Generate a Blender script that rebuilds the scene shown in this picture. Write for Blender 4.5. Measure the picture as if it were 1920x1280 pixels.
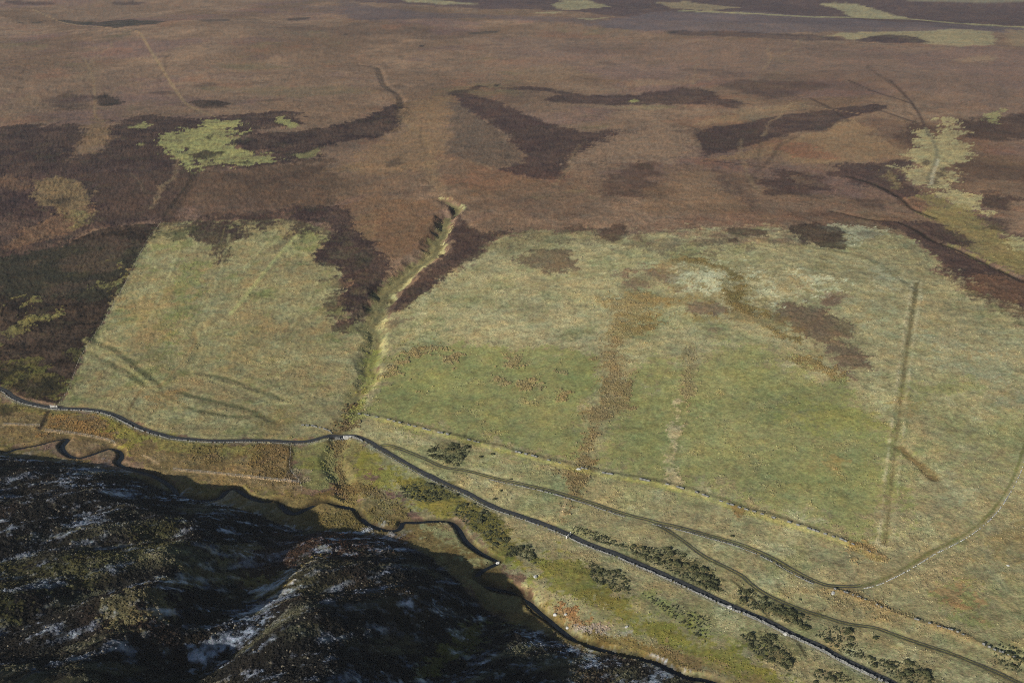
import bpy, math, random
import numpy as np

# ------------------------------------------------------------------ clear
for o in list(bpy.data.objects):
    bpy.data.objects.remove(o, do_unlink=True)
scene = bpy.context.scene
col = scene.collection
random.seed(7)
rng = np.random.default_rng(11)

# ------------------------------------------------------------------ camera
CAM_H = 230.0
PITCH = 20.0                       # degrees below the horizon
F_PX = 2318.0                      # focal length in pixels of a 1920 px wide picture
cam_data = bpy.data.cameras.new('camera')
cam_data.sensor_width = 36.0
cam_data.lens = 36.0 * F_PX / 1920.0
cam_data.clip_start = 1.0
cam_data.clip_end = 40000.0
cam = bpy.data.objects.new('camera', cam_data)
cam.location = (0, 0, CAM_H)
cam.rotation_euler = (math.radians(90 - PITCH), 0, 0)
col.objects.link(cam)
scene.camera = cam

# ------------------------------------------------------------------ sky and sun
SUN_EL = 20.5
SUN_AZ = 37.0                      # the light travels towards +x +y: degrees from +y towards +x
SUN_STRENGTH = 4.6
SKY_STRENGTH = 0.05
EXPOSURE = 0.34
world = bpy.data.worlds.new('World')
scene.world = world
world.use_nodes = True
wn = world.node_tree.nodes
wl = world.node_tree.links
sky = wn.new('ShaderNodeTexSky')
sky.sky_type = 'NISHITA'
sky.sun_disc = False
sky.sun_elevation = math.radians(SUN_EL)
sky.sun_rotation = math.radians(SUN_AZ + 180.0)
sky.altitude = 500
bg = wn['Background']
wl.new(sky.outputs[0], bg.inputs[0])
bg.inputs[1].default_value = SKY_STRENGTH
sun_data = bpy.data.lights.new('sun', 'SUN')
sun_data.energy = SUN_STRENGTH
sun_data.angle = math.radians(0.53)
sun_data.color = (1.0, 0.955, 0.885)
sun = bpy.data.objects.new('sun', sun_data)
sun.rotation_euler = (math.radians(90 - SUN_EL), 0, math.radians(-SUN_AZ))
sun.location = (-200, -200, 400)
col.objects.link(sun)

vs = scene.view_settings
vs.view_transform = 'Standard'
vs.look = 'None'
vs.exposure = EXPOSURE
vs.gamma = 1.0
vs.use_curve_mapping = False
scene.render.engine = 'CYCLES'
scene.cycles.max_bounces = 4
scene.cycles.diffuse_bounces = 2
scene.cycles.glossy_bounces = 2
scene.cycles.volume_bounces = 0
scene.cycles.use_denoising = False
scene.cycles.use_adaptive_sampling = False
scene.cycles.pixel_filter_type = 'BLACKMAN_HARRIS'
scene.cycles.filter_width = 0.95

# ------------------------------------------------------------------ noise
_GA = np.linspace(0, 2 * math.pi, 64, endpoint=False)
_GC = np.cos(_GA).astype(np.float32); _GS = np.sin(_GA).astype(np.float32)
def _hashi(ix, iy, seed):
    h = (ix * np.uint32(374761393) + iy * np.uint32(668265263) + np.uint32((seed * 974711 + 1013) & 0xFFFFFFFF))
    h = (h ^ (h >> np.uint32(13))) * np.uint32(1274126177)
    return h ^ (h >> np.uint32(16))

def pnoise(x, y, seed=0):
    """gradient noise, about -1 .. 1"""
    x = np.asarray(x); y = np.asarray(y)
    xf = np.floor(x); yf = np.floor(y)
    fx = (x - xf).astype(np.float32); fy = (y - yf).astype(np.float32)
    ix = xf.astype(np.int32).astype(np.uint32); iy = yf.astype(np.int32).astype(np.uint32)
    one = np.uint32(1)
    def g(jx, jy, dx, dy):
        k = _hashi(jx, jy, seed) & np.uint32(63)
        return _GC[k] * dx + _GS[k] * dy
    ux = fx * fx * fx * (fx * (fx * 6 - 15) + 10); uy = fy * fy * fy * (fy * (fy * 6 - 15) + 10)
    a = g(ix, iy, fx, fy); b = g(ix + one, iy, fx - 1, fy)
    c = g(ix, iy + one, fx, fy - 1); d = g(ix + one, iy + one, fx - 1, fy - 1)
    return ((a + (b - a) * ux) * (1 - uy) + (c + (d - c) * ux) * uy) * 1.5

def vnoise(x, y, seed=0):
    return 0.5 + 0.55 * pnoise(x, y, seed)

def fbm(x, y, wl, octv=4, seed=0, rough=0.55):
    """about -1 .. 1"""
    s = 0.0; amp = 1.0; tot = 0.0; w = wl
    for k in range(octv):
        ang = 0.7 * k + seed
        ca, sa = math.cos(ang), math.sin(ang)
        s = s + amp * pnoise((x * ca - y * sa) / w + 13.7 * k, (x * sa + y * ca) / w - 7.1 * k, seed * 31 + k)
        tot += amp; amp *= rough; w *= 0.5
    return s / tot * 1.9

def sstep(a, b, v):
    t = np.clip((v - a) / (b - a), 0, 1)
    return t * t * (3 - 2 * t)

def softplus(v, k):
    return np.logaddexp(0, v / k) * k

# ------------------------------------------------------------------ picture point -> ground point
CP, SP = math.cos(math.radians(PITCH)), math.sin(math.radians(PITCH))
def ray(px, py):
    px = np.asarray(px, float); py = np.asarray(py, float)
    u = (px - 960.0) / F_PX; v = (640.0 - py) / F_PX
    return u, CP + v * SP, -SP + v * CP

# foot of the near hill, as a line across the valley (picture points on the valley floor)
FOOT = np.array([(-700, 790), (-300, 822), (0, 858), (120, 873), (230, 888), (330, 932), (400, 948), (470, 962), (560, 990), (720, 1008),
                 (790, 1034), (835, 1066), (880, 1112), (950, 1146), (1010, 1166), (1070, 1216), (1150, 1226), (1240, 1246),
                 (1300, 1276), (1500, 1370), (1900, 1560)], float)
def on_plane(px, py, z=0.0):
    dx, dy, dz = ray(px, py)
    t = (z - CAM_H) / dz
    return dx * t, dy * t
fx_, fy_ = on_plane(FOOT[:, 0], FOOT[:, 1])
fx_ = np.concatenate([[-4000], fx_, [4000]]); fy_ = np.concatenate([[fy_[0] + 350], fy_, [fy_[-1] - 300]])

_gx = np.arange(-4000, 4001, 1.0)
_gy = np.interp(_gx, fx_, fy_)
def _gauss(a, sig):
    k = np.arange(-int(3 * sig), int(3 * sig) + 1); w = np.exp(-.5 * (k / sig) ** 2); w /= w.sum()
    return np.convolve(np.pad(a, len(k) // 2, mode='edge'), w, mode='valid')
_gn = _gauss(_gy, 5.0); _gf = _gauss(_gy, 55.0)
def base_h(x, y):
    """the large forms: far valley side and moor, near hill"""
    un = y - np.interp(x, _gx, _gn)         # beyond the foot of the hill: positive
    u = y - np.interp(x, _gx, _gf)
    u = u * sstep(0, 140, u) + np.minimum(un, 140) * (1 - sstep(0, 140, u))
    far = 0.015 * np.maximum(u, 0) + 0.060 * (softplus(u - 90, 25) - softplus(u - 470, 60))
    far = far + 0.0 * softplus(u - 900, 100)
    und = sstep(250, 900, u)
    far = far + und * (12.0 * (vnoise(x / 260 + 3, y / 330, 5) - 0.5) + 14.0 * (vnoise(x / 700, y / 800 + 9, 6) - 0.5) + 3.2 * (vnoise(x / 110 + 7, y / 150, 7) - .5))
    far = far + 1.1 * (vnoise(x / 70 + 1.3, y / 80, 8) - 0.5) * sstep(40, 200, u)
    dn = np.maximum(-un, 0)
    side = 0.12 + 0.88 * sstep(80, -70, x)
    near = (66 * (1 - np.exp(-dn / 165.0)) + 2.0 * sstep(-40, -110, x) * (1 - np.exp(-dn / 5.0))) * side
    lump = sstep(5, 60, dn) * side
    al = x * .66 + y * .75; ac = x * .75 - y * .66          # folds run away to the upper right
    near = near + lump * (6.5 * pnoise(ac / 34 + .3 * pnoise(al / 60, ac / 60, 25), al / 150 + 1.7, 21) + 3.0 * pnoise(ac / 15 + 2.2, al / 60, 22) + 2.5 * pnoise(x / 38 + 4.2, y / 44 + 1.1, 23) + 1.0 * pnoise(x / 13, y / 15, 24))
    return far + near

_TS = np.geomspace(180, 9500, 150)
def unproject(pts):
    p = np.asarray(pts, float).reshape(-1, 2)
    dx, dy, dz = ray(p[:, 0], p[:, 1])
    ts = np.broadcast_to(_TS, (len(p), len(_TS)))
    for it in range(3):             # find the first sample under the ground, then look closer
        gap = CAM_H + dz[:, None] * ts - base_h(dx[:, None] * ts, dy[:, None] * ts)
        under = gap <= 0
        k = np.where(under.any(1), under.argmax(1), ts.shape[1] - 1)
        k = np.maximum(k, 1); i = np.arange(len(p))
        lo, hi = ts[i, k - 1], ts[i, k]
        ts = lo[:, None] + (hi - lo)[:, None] * np.linspace(0, 1, 14)[None]
    t = 0.5 * (lo + hi)
    return np.stack([dx * t, dy * t], 1)

def smooth_path(pts, step):
    """Catmull-Rom through world points, resampled every step metres"""
    p = np.asarray(pts, float)
    q = np.vstack([2 * p[0] - p[1], p, 2 * p[-1] - p[-2]])
    out = []
    for i in range(1, len(q) - 2):
        a, b, c, d = q[i - 1], q[i], q[i + 1], q[i + 2]
        t = np.linspace(0, 1, 14, endpoint=False)[:, None]
        out.append(0.5 * ((2 * b) + (c - a) * t + (2 * a - 5 * b + 4 * c - d) * t ** 2 + (-a + 3 * b - 3 * c + d) * t ** 3))
    out.append(q[-2][None])
    o = np.vstack(out)
    s = np.concatenate([[0], np.cumsum(np.hypot(*np.diff(o, axis=0).T))])
    n = max(2, int(s[-1] / step) + 1)
    ss = np.linspace(0, s[-1], n)
    return np.stack([np.interp(ss, s, o[:, 0]), np.interp(ss, s, o[:, 1])], 1)

GX = None
def in_box(x, y, lo, hi):
    if x is GX:                     # the ground grid: rows are sorted in y
        a = int(np.searchsorted(ry, lo[1])) * NX; b = int(np.searchsorted(ry, hi[1])) * NX
        if b <= a:
            return np.zeros(0, int)
        xs = x[a:b]
        return a + np.nonzero((xs > lo[0]) & (xs < hi[0]))[0]
    return np.nonzero((x > lo[0]) & (x < hi[0]) & (y > lo[1]) & (y < hi[1]))[0]

def path_dist(x, y, path, reach):
    """distance to a polyline, signed side and fraction along; only within reach, else inf"""
    d = np.full(x.shape, 1e9, np.float32); side = np.zeros(x.shape, np.float32); frac = np.zeros(x.shape, np.float32)
    p = np.asarray(path, float)
    n = len(p)
    chunk = 12
    for s in range(0, n - 1, chunk):
        e = min(n - 1, s + chunk)
        lo = p[s:e + 1].min(0) - reach; hi = p[s:e + 1].max(0) + reach
        idx = in_box(x, y, lo, hi)
        if not len(idx):
            continue
        X = x[idx]; Y = y[idx]; D = d[idx]; S = side[idx]; Fc = frac[idx]
        for i in range(s, e):
            ax, ay = p[i]; bx, by = p[i + 1]
            ex, ey = bx - ax, by - ay; L = ex * ex + ey * ey + 1e-12
            t = np.clip(((X - ax) * ex + (Y - ay) * ey) / L, 0, 1)
            qx = X - (ax + t * ex); qy = Y - (ay + t * ey)
            dd = np.sqrt(qx * qx + qy * qy)
            m = dd < D
            D = np.where(m, dd, D)
            S = np.where(m, np.sign(ex * qy - ey * qx), S)
            Fc = np.where(m, (i + t) / (n - 1), Fc)
        d[idx] = D; side[idx] = S; frac[idx] = Fc
    return d, side, frac

# ------------------------------------------------------------------ lines of the place (picture points put on the ground)
def line(pts, step=2.0):
    return smooth_path(unproject(pts), step)

STREAM = line([(-220, 812), (-100, 838), (0, 845), (30, 838), (70, 831), (104, 822), (127, 819), (116, 834), (124, 846), (142, 855), (162, 852), (190, 842),
               (207, 837), (224, 842), (228, 853), (222, 865), (247, 877), (280, 885), (305, 897), (325, 912), (337, 928), (375, 934), (408, 931),
               (424, 917), (441, 912), (456, 921), (475, 931), (495, 936), (521, 934), (532, 947), (550, 956), (575, 947), (600, 937), (615, 936),
               (632, 942), (660, 949), (675, 962), (687, 976), (712, 987), (736, 991), (750, 986), (757, 975), (780, 975), (812, 973), (845, 974),
               (860, 987), (870, 1005), (880, 1016), (900, 1031), (920, 1041), (934, 1049), (922, 1056), (903, 1066), (894, 1077), (903, 1086),
               (925, 1095), (955, 1098), (980, 1102), (995, 1117), (1010, 1130), (1030, 1145), (1052, 1165), (1072, 1183), (1097, 1196),
               (1130, 1210), (1172, 1222), (1210, 1232), (1238, 1241), (1262, 1254), (1288, 1265), (1325, 1270), (1360, 1285), (1450, 1340)], 1.5)
GULLY = line([(640, 812), (648, 790), (666, 757), (684, 722), (691, 682), (700, 642), (698, 612), (706, 586), (714, 560), (728, 540), (747, 520),
              (772, 500), (797, 480), (815, 456), (829, 430), (842, 406), (853, 391), (850, 379), (833, 374)], 2.5)
_n = np.gradient(GULLY, axis=0); _n /= np.linalg.norm(_n, axis=1)[:, None]
_s = np.arange(len(GULLY)) * 2.5
GULLY = GULLY + np.stack([-_n[:, 1], _n[:, 0]], 1) * (3.0 * pnoise(_s / 23, _s * 0 + .5, 71) + 1.8 * pnoise(_s / 9, _s * 0 + .5, 72))[:, None]
GULLY_LOW = line([(636, 818), (632, 838), (622, 856), (628, 876), (640, 894), (648, 915), (655, 940)], 1.5)
RAVINE = line([(540, 972), (500, 990), (470, 1015), (447, 1062), (424, 1120), (392, 1170), (352, 1222), (312, 1282), (270, 1350)], 3)
DELL = line([(1072, 1205), (1035, 1178), (990, 1152), (930, 1138), (872, 1160), (826, 1200), (780, 1244), (735, 1300)], 3)
ROAD_A = line([(-300, 640), (-120, 690), (0, 727), (23, 741), (50, 753), (101, 763), (141, 765), (188, 769), (222, 780), (262, 800), (302, 813), (336, 820), (403, 825),
               (462, 824), (512, 825), (540, 827), (570, 827), (595, 822), (615, 816), (640, 812), (665, 816), (690, 825), (712, 838), (750, 860),
               (787, 881), (825, 900), (875, 922), (905, 938), (930, 950), (962, 961), (1000, 974), (1035, 987), (1067, 1000), (1095, 1014),
               (1125, 1026), (1157, 1037), (1200, 1056), (1242, 1074), (1280, 1091), (1323, 1111), (1367, 1132), (1413, 1151), (1453, 1169),
               (1487, 1187), (1533, 1207), (1580, 1232), (1620, 1252), (1673, 1278), (1780, 1335)], 2)
ROAD_B = line([(712, 834), (730, 834), (762, 845), (800, 861), (832, 875), (875, 882), (925, 895), (975, 906), (1025, 917), (1067, 929), (1107, 941),
               (1150, 956), (1187, 967), (1225, 976), (1280, 989), (1330, 1003), (1380, 1017), (1420, 1032), (1453, 1048), (1493, 1071),
               (1537, 1092), (1567, 1098), (1613, 1097), (1647, 1088), (1697, 1063), (1747, 1033), (1797, 1008), (1833, 983), (1862, 955),
               (1887, 918), (1906, 880), (1921, 830), (1930, 780)], 2)
ROAD_C = line([(1232, 981), (1250, 992), (1282, 1014), (1320, 1042), (1370, 1067), (1393, 1080), (1413, 1098), (1447, 1119), (1497, 1140),
               (1547, 1156), (1587, 1168), (1640, 1176), (1680, 1190), (1730, 1207), (1780, 1223), (1830, 1243), (1877, 1263), (1912, 1280), (2000, 1320)], 2)
BANK_D = line([(655, 775), (690, 778), (760, 795), (830, 812), (900, 830), (1000, 855), (1100, 880), (1200, 898), (1290, 918), (1390, 952),
               (1490, 982), (1580, 1012), (1645, 1040)], 2.5)
BANK_E = line([(1719, 530), (1715, 560), (1706, 620), (1696, 690), (1688, 760), (1680, 830), (1672, 900), (1667, 960), (1659, 1018)], 2.5)
BANK_T = line([(1375, 440), (1430, 452), (1540, 468), (1620, 486), (1662, 508), (1690, 532), (1714, 552)], 3)
BANK_R = line([(1560, 1105), (1613, 1123), (1657, 1143), (1697, 1157), (1747, 1173), (1800, 1190), (1847, 1213), (1920, 1242), (2000, 1275)], 2.5)
HOLLOWS = [line(p, 2.5) for p in (
    [(172, 636), (200, 648), (228, 662), (256, 686), (282, 706), (304, 724)],
    [(155, 655), (185, 668), (212, 682), (240, 696), (270, 716)],
    [(375, 698), (420, 708), (460, 720), (500, 735), (530, 748)],
    [(340, 735), (390, 748), (440, 760), (480, 772), (520, 790)],
    [(352, 762), (400, 774), (440, 779), (490, 778)],
    [(372, 600), (362, 620), (370, 650), (360, 680)])]
FAR_STREAM = line([(1590, 330), (1640, 345), (1690, 372), (1706, 388), (1732, 400), (1755, 408)], 4)
FAR_BURN = line([(1560, 395), (1630, 410), (1683, 415), (1718, 430), (1748, 450), (1790, 465), (1831, 484), (1871, 504), (1925, 528)], 4)
MOOR_BURN = line([(672, 122), (705, 126), (714, 140), (722, 160), (745, 176), (752, 190), (750, 205)], 4)
DITCH_E = line([(1686, 835), (1712, 858), (1735, 880), (1752, 896)], 2.5)
RIDGE_L = line([(576, 424), (540, 460), (505, 500), (470, 545), (432, 590)], 3)

# ------------------------------------------------------------------ final height
def carve(h, x, y, path, depth, flat, width, reach=None, prof=None):
    d, s, f = path_dist(x, y, path, width + 1)
    dep = depth if prof is None else np.interp(f, *prof)
    return h - np.where(d < width, dep * (1 - sstep(flat, width, d)), 0)

def height(x, y):
    h = base_h(x, y)
    wob = 3.2 * fbm(x, y, 26, 4, 77, .6)
    d, s, f = path_dist(x, y, GULLY, 26)
    d = np.maximum(d + wob * sstep(1, 5, d), 0)
    dep = np.interp(f, [0, 0.05, 0.15, 0.45, 0.7, 0.9, 1], [0.4, 1.3, 2.0, 3.8, 4.8, 4.2, 1.8])
    wid = np.interp(f, [0, 0.1, 0.4, 0.6, 0.85, 1], [5, 6.5, 9, 10.5, 8, 4.5])
    wid = wid * np.where(s > 0, 1.12, .95) * (1 + .18 * pnoise(x / 16, y / 16, 78))
    dep = dep * .82 * (1 + .25 * pnoise(x / 30, y / 30, 79))
    h = h - np.where(d < 24, dep * np.clip(1.35 * (1 - d / wid), 0, 1), 0)
    h = carve(h, x, y, GULLY_LOW, 1.5, 1.5, 6.5)
    h = carve(h, x, y, STREAM, 1.2, .8, 2.8)
    h = carve(h, x, y, RAVINE, 0, 2, 24, prof=([0, 0.15, 0.5, 1], [1, 4, 8, 8]))
    h = carve(h, x, y, DELL, 0, 2, 20, prof=([0, 0.2, 0.6, 1], [1, 4, 5, 5]))
    for k, p in enumerate(HOLLOWS):
        h = carve(h, x, y, p, 0.36 if k < 5 else 0.25, 0.4, 3.6)
    h = carve(h, x, y, FAR_STREAM, .8, .6, 4)
    h = carve(h, x, y, FAR_BURN, .9, .6, 4)
    h = carve(h, x, y, MOOR_BURN, .9, 1, 6)
    h = carve(h, x, y, DITCH_E, 0.6, 0.5, 4)
    h = carve(h, x, y, BANK_D, -0.35, 0.3, 3.0)
    h = carve(h, x, y, BANK_R, -0.5, 0.3, 2.5)
    h = carve(h, x, y, BANK_T, -0.4, 0.3, 5)
    h = carve(h, x, y, RIDGE_L, -0.35, 0.3, 4.5)
    d, s, f = path_dist(x, y, BANK_E, 8)
    h = h - np.where(d < 7, 0.20 * np.exp(-(d / 1.4) ** 2) - 0.20 * np.exp(-((d - 2.9) / 1.1) ** 2), 0)
    for road in (ROAD_A, ROAD_B, ROAD_C):       # a shallow bench under each lane
        d, s, f = path_dist(x, y, road, 6)
        h = h - np.where(d < 4, 0.18 * (1 - sstep(1.6, 3.6, d)), 0)
    return h

# ------------------------------------------------------------------ the ground grid (finer towards the place the picture shows)
rows_px = np.arange(1440, -26, -1.9)
ry = unproject(np.stack([np.full(len(rows_px), 960.0), rows_px], 1))[:, 1]
ry = np.maximum.accumulate(ry)
ry = ry + np.arange(len(ry)) * 1e-4
near_rows = np.linspace(-400, ry[0] - 8, 22)
far_rows = ry[-1] * np.geomspace(1.03, 5.0, 34)
ry = np.concatenate([near_rows, ry, far_rows])
cs = np.concatenate([np.arange(-1180, -1000, 4.0), np.arange(-1000, 1001, 1.9), np.arange(1004, 1184, 4.0)])
cs = np.concatenate([np.linspace(-2300, -1190, 36), cs, np.linspace(1190, 2300, 36)]) / F_PX
wrow = np.sqrt(np.maximum(ry, 120) ** 2 + (CAM_H - 10) ** 2) * 1.0
wrow = np.maximum(wrow, 360)
NX, NY = len(cs), len(ry)
GX = (cs[None, :] * wrow[:, None]).ravel().astype(np.float32)
GY = np.repeat(ry, NX).astype(np.float32)
jit = (cs[1] - cs[0])
GH = height(GX, GY)
dist = np.sqrt(GX ** 2 + GY ** 2 + CAM_H ** 2)
MPP = dist / F_PX                   # metres per picture pixel there
import time; T0 = time.time()
print('grid', NX, NY, NX * NY)

# ------------------------------------------------------------------ land cover colours
def lin(c):
    c = np.asarray(c, float) / 255.0
    return np.where(c <= 0.04045, c / 12.92, ((c + 0.055) / 1.055) ** 2.4)
LIGHT = np.array([0.80, 0.76, 0.70])
def alb(c):
    a = lin(c) / LIGHT
    lum = float(a.mean())
    return a * (0.64 if lum < .055 else 0.64 + 0.36 * min(1, (lum - .055) / .07))   # heather is a really dark plant

VEG = np.empty((NX * NY, 3), np.float32)
REL = np.full(NX * NY, 0.32, np.float32)         # height of the growth
RUSH = np.zeros(NX * NY, np.float32)            # where rushes stand in tufts
N1 = fbm(GX, GY, 18, 5, 3, 0.62)
N2 = fbm(GX, GY, 75, 4, 4)
FADE = np.clip(.40 / MPP, .12, 1).astype(np.float32)       # the finest growth cannot be told apart far off
N3 = fbm(GX, GY, 5, 3, 5, 0.7)
N4 = fbm(GX, GY, 300, 4, 9)
NM = fbm(GX, GY, 2.0, 2, 12, 0.8)
N3 *= FADE; NM *= FADE

def put(m, c, rel=None):
    i = np.nonzero(m > 1e-4)[0]
    mm = m[i].astype(np.float32)
    VEG[i] += (alb(c).astype(np.float32)[None] - VEG[i]) * mm[:, None]
    if rel is not None:
        REL[i] += (rel - REL[i]) * mm

def poly_mask(pts, soft=2.0, rag=4.0):
    """soft and rag in picture pixels at the polygon's own distance"""
    w = unproject(pts)
    c = w.mean(0)
    mp = math.sqrt(c[0] ** 2 + c[1] ** 2 + CAM_H ** 2) / F_PX
    far_ = min(1.0, .30 / mp)            # distant edges read cleaner
    soft *= mp * (0.8 + 3.2 * (1 - far_)); rag *= mp * (2.6 + 6.9 * far_)
    pad = soft + rag * 1.2 + 1
    lo = w.min(0) - pad; hi = w.max(0) + pad
    m = np.zeros(NX * NY, np.float32)
    idx = in_box(GX, GY, lo, hi)
    if not len(idx):
        return m
    X = GX[idx]; Y = GY[idx]
    inside = np.zeros(len(idx), bool); D = np.full(len(idx), 1e9)
    n = len(w)
    for i in range(n):
        ax, ay = w[i]; bx, by = w[(i + 1) % n]
        ex, ey = bx - ax, by - ay
        t = np.clip(((X - ax) * ex + (Y - ay) * ey) / (ex * ex + ey * ey + 1e-9), 0, 1)
        D = np.minimum(D, (X - ax - t * ex) ** 2 + (Y - ay - t * ey) ** 2)
        if abs(ey) > 1e-9:
            cr = ((ay > Y) != (by > Y)) & (X < ex * (Y - ay) / ey + ax)
            inside ^= cr
    sd = np.sqrt(D) * np.where(inside, 1, -1)
    wlen = max(6.0, 14 * mp)
    if rag > 0:
        sd = sd + rag * (1.0 * fbm(X, Y * (.42 + .58 * far_), wlen * 3.2, 7, 31, 0.62 + .12 * far_) + far_ * (.28 * N3[idx] + .18 * NM[idx]))
        sd = sd + soft * 1.6 * (far_ * (.8 * N3[idx] + .7 * NM[idx]) + .6 * N1[idx])
    m[idx] = sstep(-soft * 1.5, soft * 1.5, sd)
    return m

def patch(pts, c, op=1.0, soft=2.0, rag=4.0, rel=None, mottle=0.0, rush=0.0):
    m = poly_mask(pts, soft, rag) * op
    mottle = max(mottle, .28)
    if mottle:
        k = np.clip(0.62 + 1.1 * (N1 * 0.7 + N3 * 0.6 + .35 * N2), 0, 1)
        m = m * (1 - mottle + mottle * k)
    put(m, c, rel)
    if rush:
        np.maximum(RUSH, m * rush, out=RUSH)
    return m

def stroke(path, width, c, op=1.0, soft=None, rag=0.0, rel=None, off=0.0, rush=0.0, taper=None):
    """width in metres; off moves the stripe sideways"""
    soft = width * 0.4 if soft is None else soft
    d, s, f = path_dist(GX, GY, path, width + soft + abs(off) + rag * 2 + 1)
    dd = np.abs(d * s - off) if off else d
    ok = d < 1e8
    m = np.zeros(NX * NY, np.float32)
    wv = width * 0.5 if taper is None else width * 0.5 * np.interp(f[ok], np.linspace(0, 1, len(taper)), taper)
    v = wv - dd[ok]
    if rag:
        v = v + rag * (N1[ok] * 0.9 + N3[ok] * 0.9)
    m[ok] = sstep(-soft, soft, v) * op
    put(m, c, rel)
    if rush:
        np.maximum(RUSH, m * rush, out=RUSH)
    return m

MOOR = (124, 99, 79); MOOR2 = (106, 81, 60); TAN = (138, 111, 88)
HEA = (66, 49, 47); HEA_D = (46, 38, 33); PALE = (141, 132, 94); STRAW = (152, 140, 104)
GREEN = (117, 116, 70); ORANGE = (124, 103, 68); MOSS = (112, 107, 42); FIELD = (131, 123, 86)
OLIVE = (104, 92, 50); LIME = (146, 140, 88); FROST = (205, 212, 226); PURP = (86, 68, 66)

VEG[:] = alb(MOOR).astype(np.float32)
NL = fbm(GX, GY, 160, 6, 41, .68)
NK = fbm(GX, GY, 420, 6, 42, .62)
put(np.clip(0.30 + 0.9 * N4, 0, 0.85), MOOR2)
put(np.clip(1.2 * NL + .05, 0, 0.7), TAN)
put(np.clip(1.0 * N1 - 0.15, 0, 0.45), (98, 78, 62))
put(np.clip(1.6 * (NK - .28), 0, .55), (88, 68, 56))
put(np.clip(1.8 * (NL * .6 + N2 * .5 - .38), 0, .6), (84, 64, 52))
put(np.clip(1.5 * (-NL - .45), 0, .4), (116, 104, 72))
put(np.clip(1.4 * (fbm(GX, GY, 230, 6, 43, .66) - .15), 0, .5), (108, 82, 78))
put(np.clip(1.4 * (fbm(GX, GY, 120, 6, 44, .66) - .35), 0, .4), (128, 88, 66))

# ---- far moor at the top
patch([(620, -40), (660, 3), (760, 8), (850, 14), (1000, 18), (1080, 22), (1130, 28), (1200, 36), (1280, 40), (1420, 44), (1560, 50), (1700, 52), (2050, 62), (2050, -60)], PURP, 1, 2, 1)
patch([(640, 0), (700, 12), (760, 20), (860, 26), (960, 30), (1080, 34), (1180, 40), (1300, 58), (1200, 56), (1060, 44), (900, 34), (760, 36), (680, 38), (640, 30)], (94, 78, 74), .8, 3, 2)
patch([(748, -2), (830, 1), (905, 9), (830, 8.5), (760, 4)], STRAW, .9, 1, 1)
patch([(1035, 9), (1060, 0), (1110, 2), (1142, 13), (1100, 18), (1062, 19), (1038, 14)], STRAW, .9, 1, 2)
patch([(985, 26), (1030, 23), (1060, 21), (1040, 26)], STRAW, .7, 1, 1)
patch([(1070, 34), (1110, 35), (1150, 32), (1110, 38)], STRAW, .7, 1, 1)
patch([(1235, 6), (1290, 3), (1345, 10), (1385, 15), (1330, 20), (1262, 16)], (140, 122, 92), .9, 1, 2)
patch([(1240, 21), (1560, 34), (1760, 44), (2050, 60), (2050, 66), (1840, 60), (1720, 60), (1560, 60), (1420, 63), (1300, 60), (1180, 56), (1100, 46)], (98, 84, 82), .85, 2, 2)
patch([(1588, 7), (1625, 12), (1665, 24), (1700, 34), (1640, 34), (1598, 33), (1586, 22), (1560, 14), (1530, 6)], STRAW, .9, 1, 2)
stroke(line([(1280, 20), (1345, 23), (1410, 26), (1480, 30), (1550, 32.5), (1620, 34), (1700, 36), (1780, 43), (1860, 48), (1960, 54)], 12), 16, (146, 136, 98), .9, rag=6)
patch([(1700, 1), (1800, 3), (1960, 4), (1960, -4), (1700, -6)], (128, 120, 96), .8, 1, 1)
patch([(1533, 70), (1575, 62), (1640, 60), (1740, 58), (1820, 56), (1862, 60), (1868, 85), (1800, 88), (1740, 82), (1690, 74), (1640, 68), (1615, 74), (1590, 74), (1575, 68)], (150, 135, 100), .95, 1, 2)
patch([(1618, 72), (1650, 66), (1700, 66), (1748, 80), (1680, 82), (1606, 77)], (74, 57, 58), .95, 1, 1.5)
patch([(1260, 58), (1400, 61), (1540, 66), (1605, 76), (1520, 77), (1400, 71), (1260, 66)], (78, 62, 60), .8, 1.5, 2)
patch([(1885, 56), (1960, 58), (1960, 90), (1890, 86)], (138, 116, 88), .8, 2, 2)
patch([(900, 70), (1300, 78), (1700, 88), (1960, 96), (1960, 300), (1800, 200), (1600, 150), (1300, 150), (1050, 140), (950, 110)], (118, 94, 80), .65, 18, 10)
patch([(1760, 110), (1880, 108), (1810, 118)], TAN, .7, 1, 1)
patch([(1400, 140), (1620, 130), (1720, 160), (1600, 175), (1480, 160)], (92, 70, 58), .5, 6, 6, mottle=.5)
patch([(5, 2), (60, 2), (112, 5), (100, 9), (40, 10), (10, 7)], HEA, .8, 1, 1)
patch([(208, 7), (250, 2), (277, 6), (250, 10), (215, 10)], HEA, .7, 1, 1)
patch([(100, 37), (130, 38), (180, 42), (240, 37), (315, 40), (290, 46), (235, 50), (215, 53), (180, 48), (140, 46)], (58, 54, 46), .95, .8, 1.2)
patch([(38, 43), (84, 40), (75, 45)], (70, 60, 54), .9, 1, 1)
patch([(533, 35), (585, 32), (575, 38), (540, 39)], (66, 56, 52), .9, .8, 1)
patch([(370, 38), (430, 36), (430, 40), (380, 41)], (78, 66, 60), .7, 1, 1)
patch([(872, 63), (938, 57), (932, 62), (885, 65)], (74, 66, 58), .8, 1, 1)
patch([(644, 65), (657, 62), (652, 67)], (62, 54, 50), .9, .6, .5)
patch([(780, 87), (798, 83), (794, 88)], (62, 54, 50), .9, .6, .5)
patch([(924, 161), (940, 157), (932, 162)], (58, 48, 44), .9, .6, .5)
patch([(1240, 60), (1290, 57), (1260, 63)], (66, 58, 56), .9, 1, 1)
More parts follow.
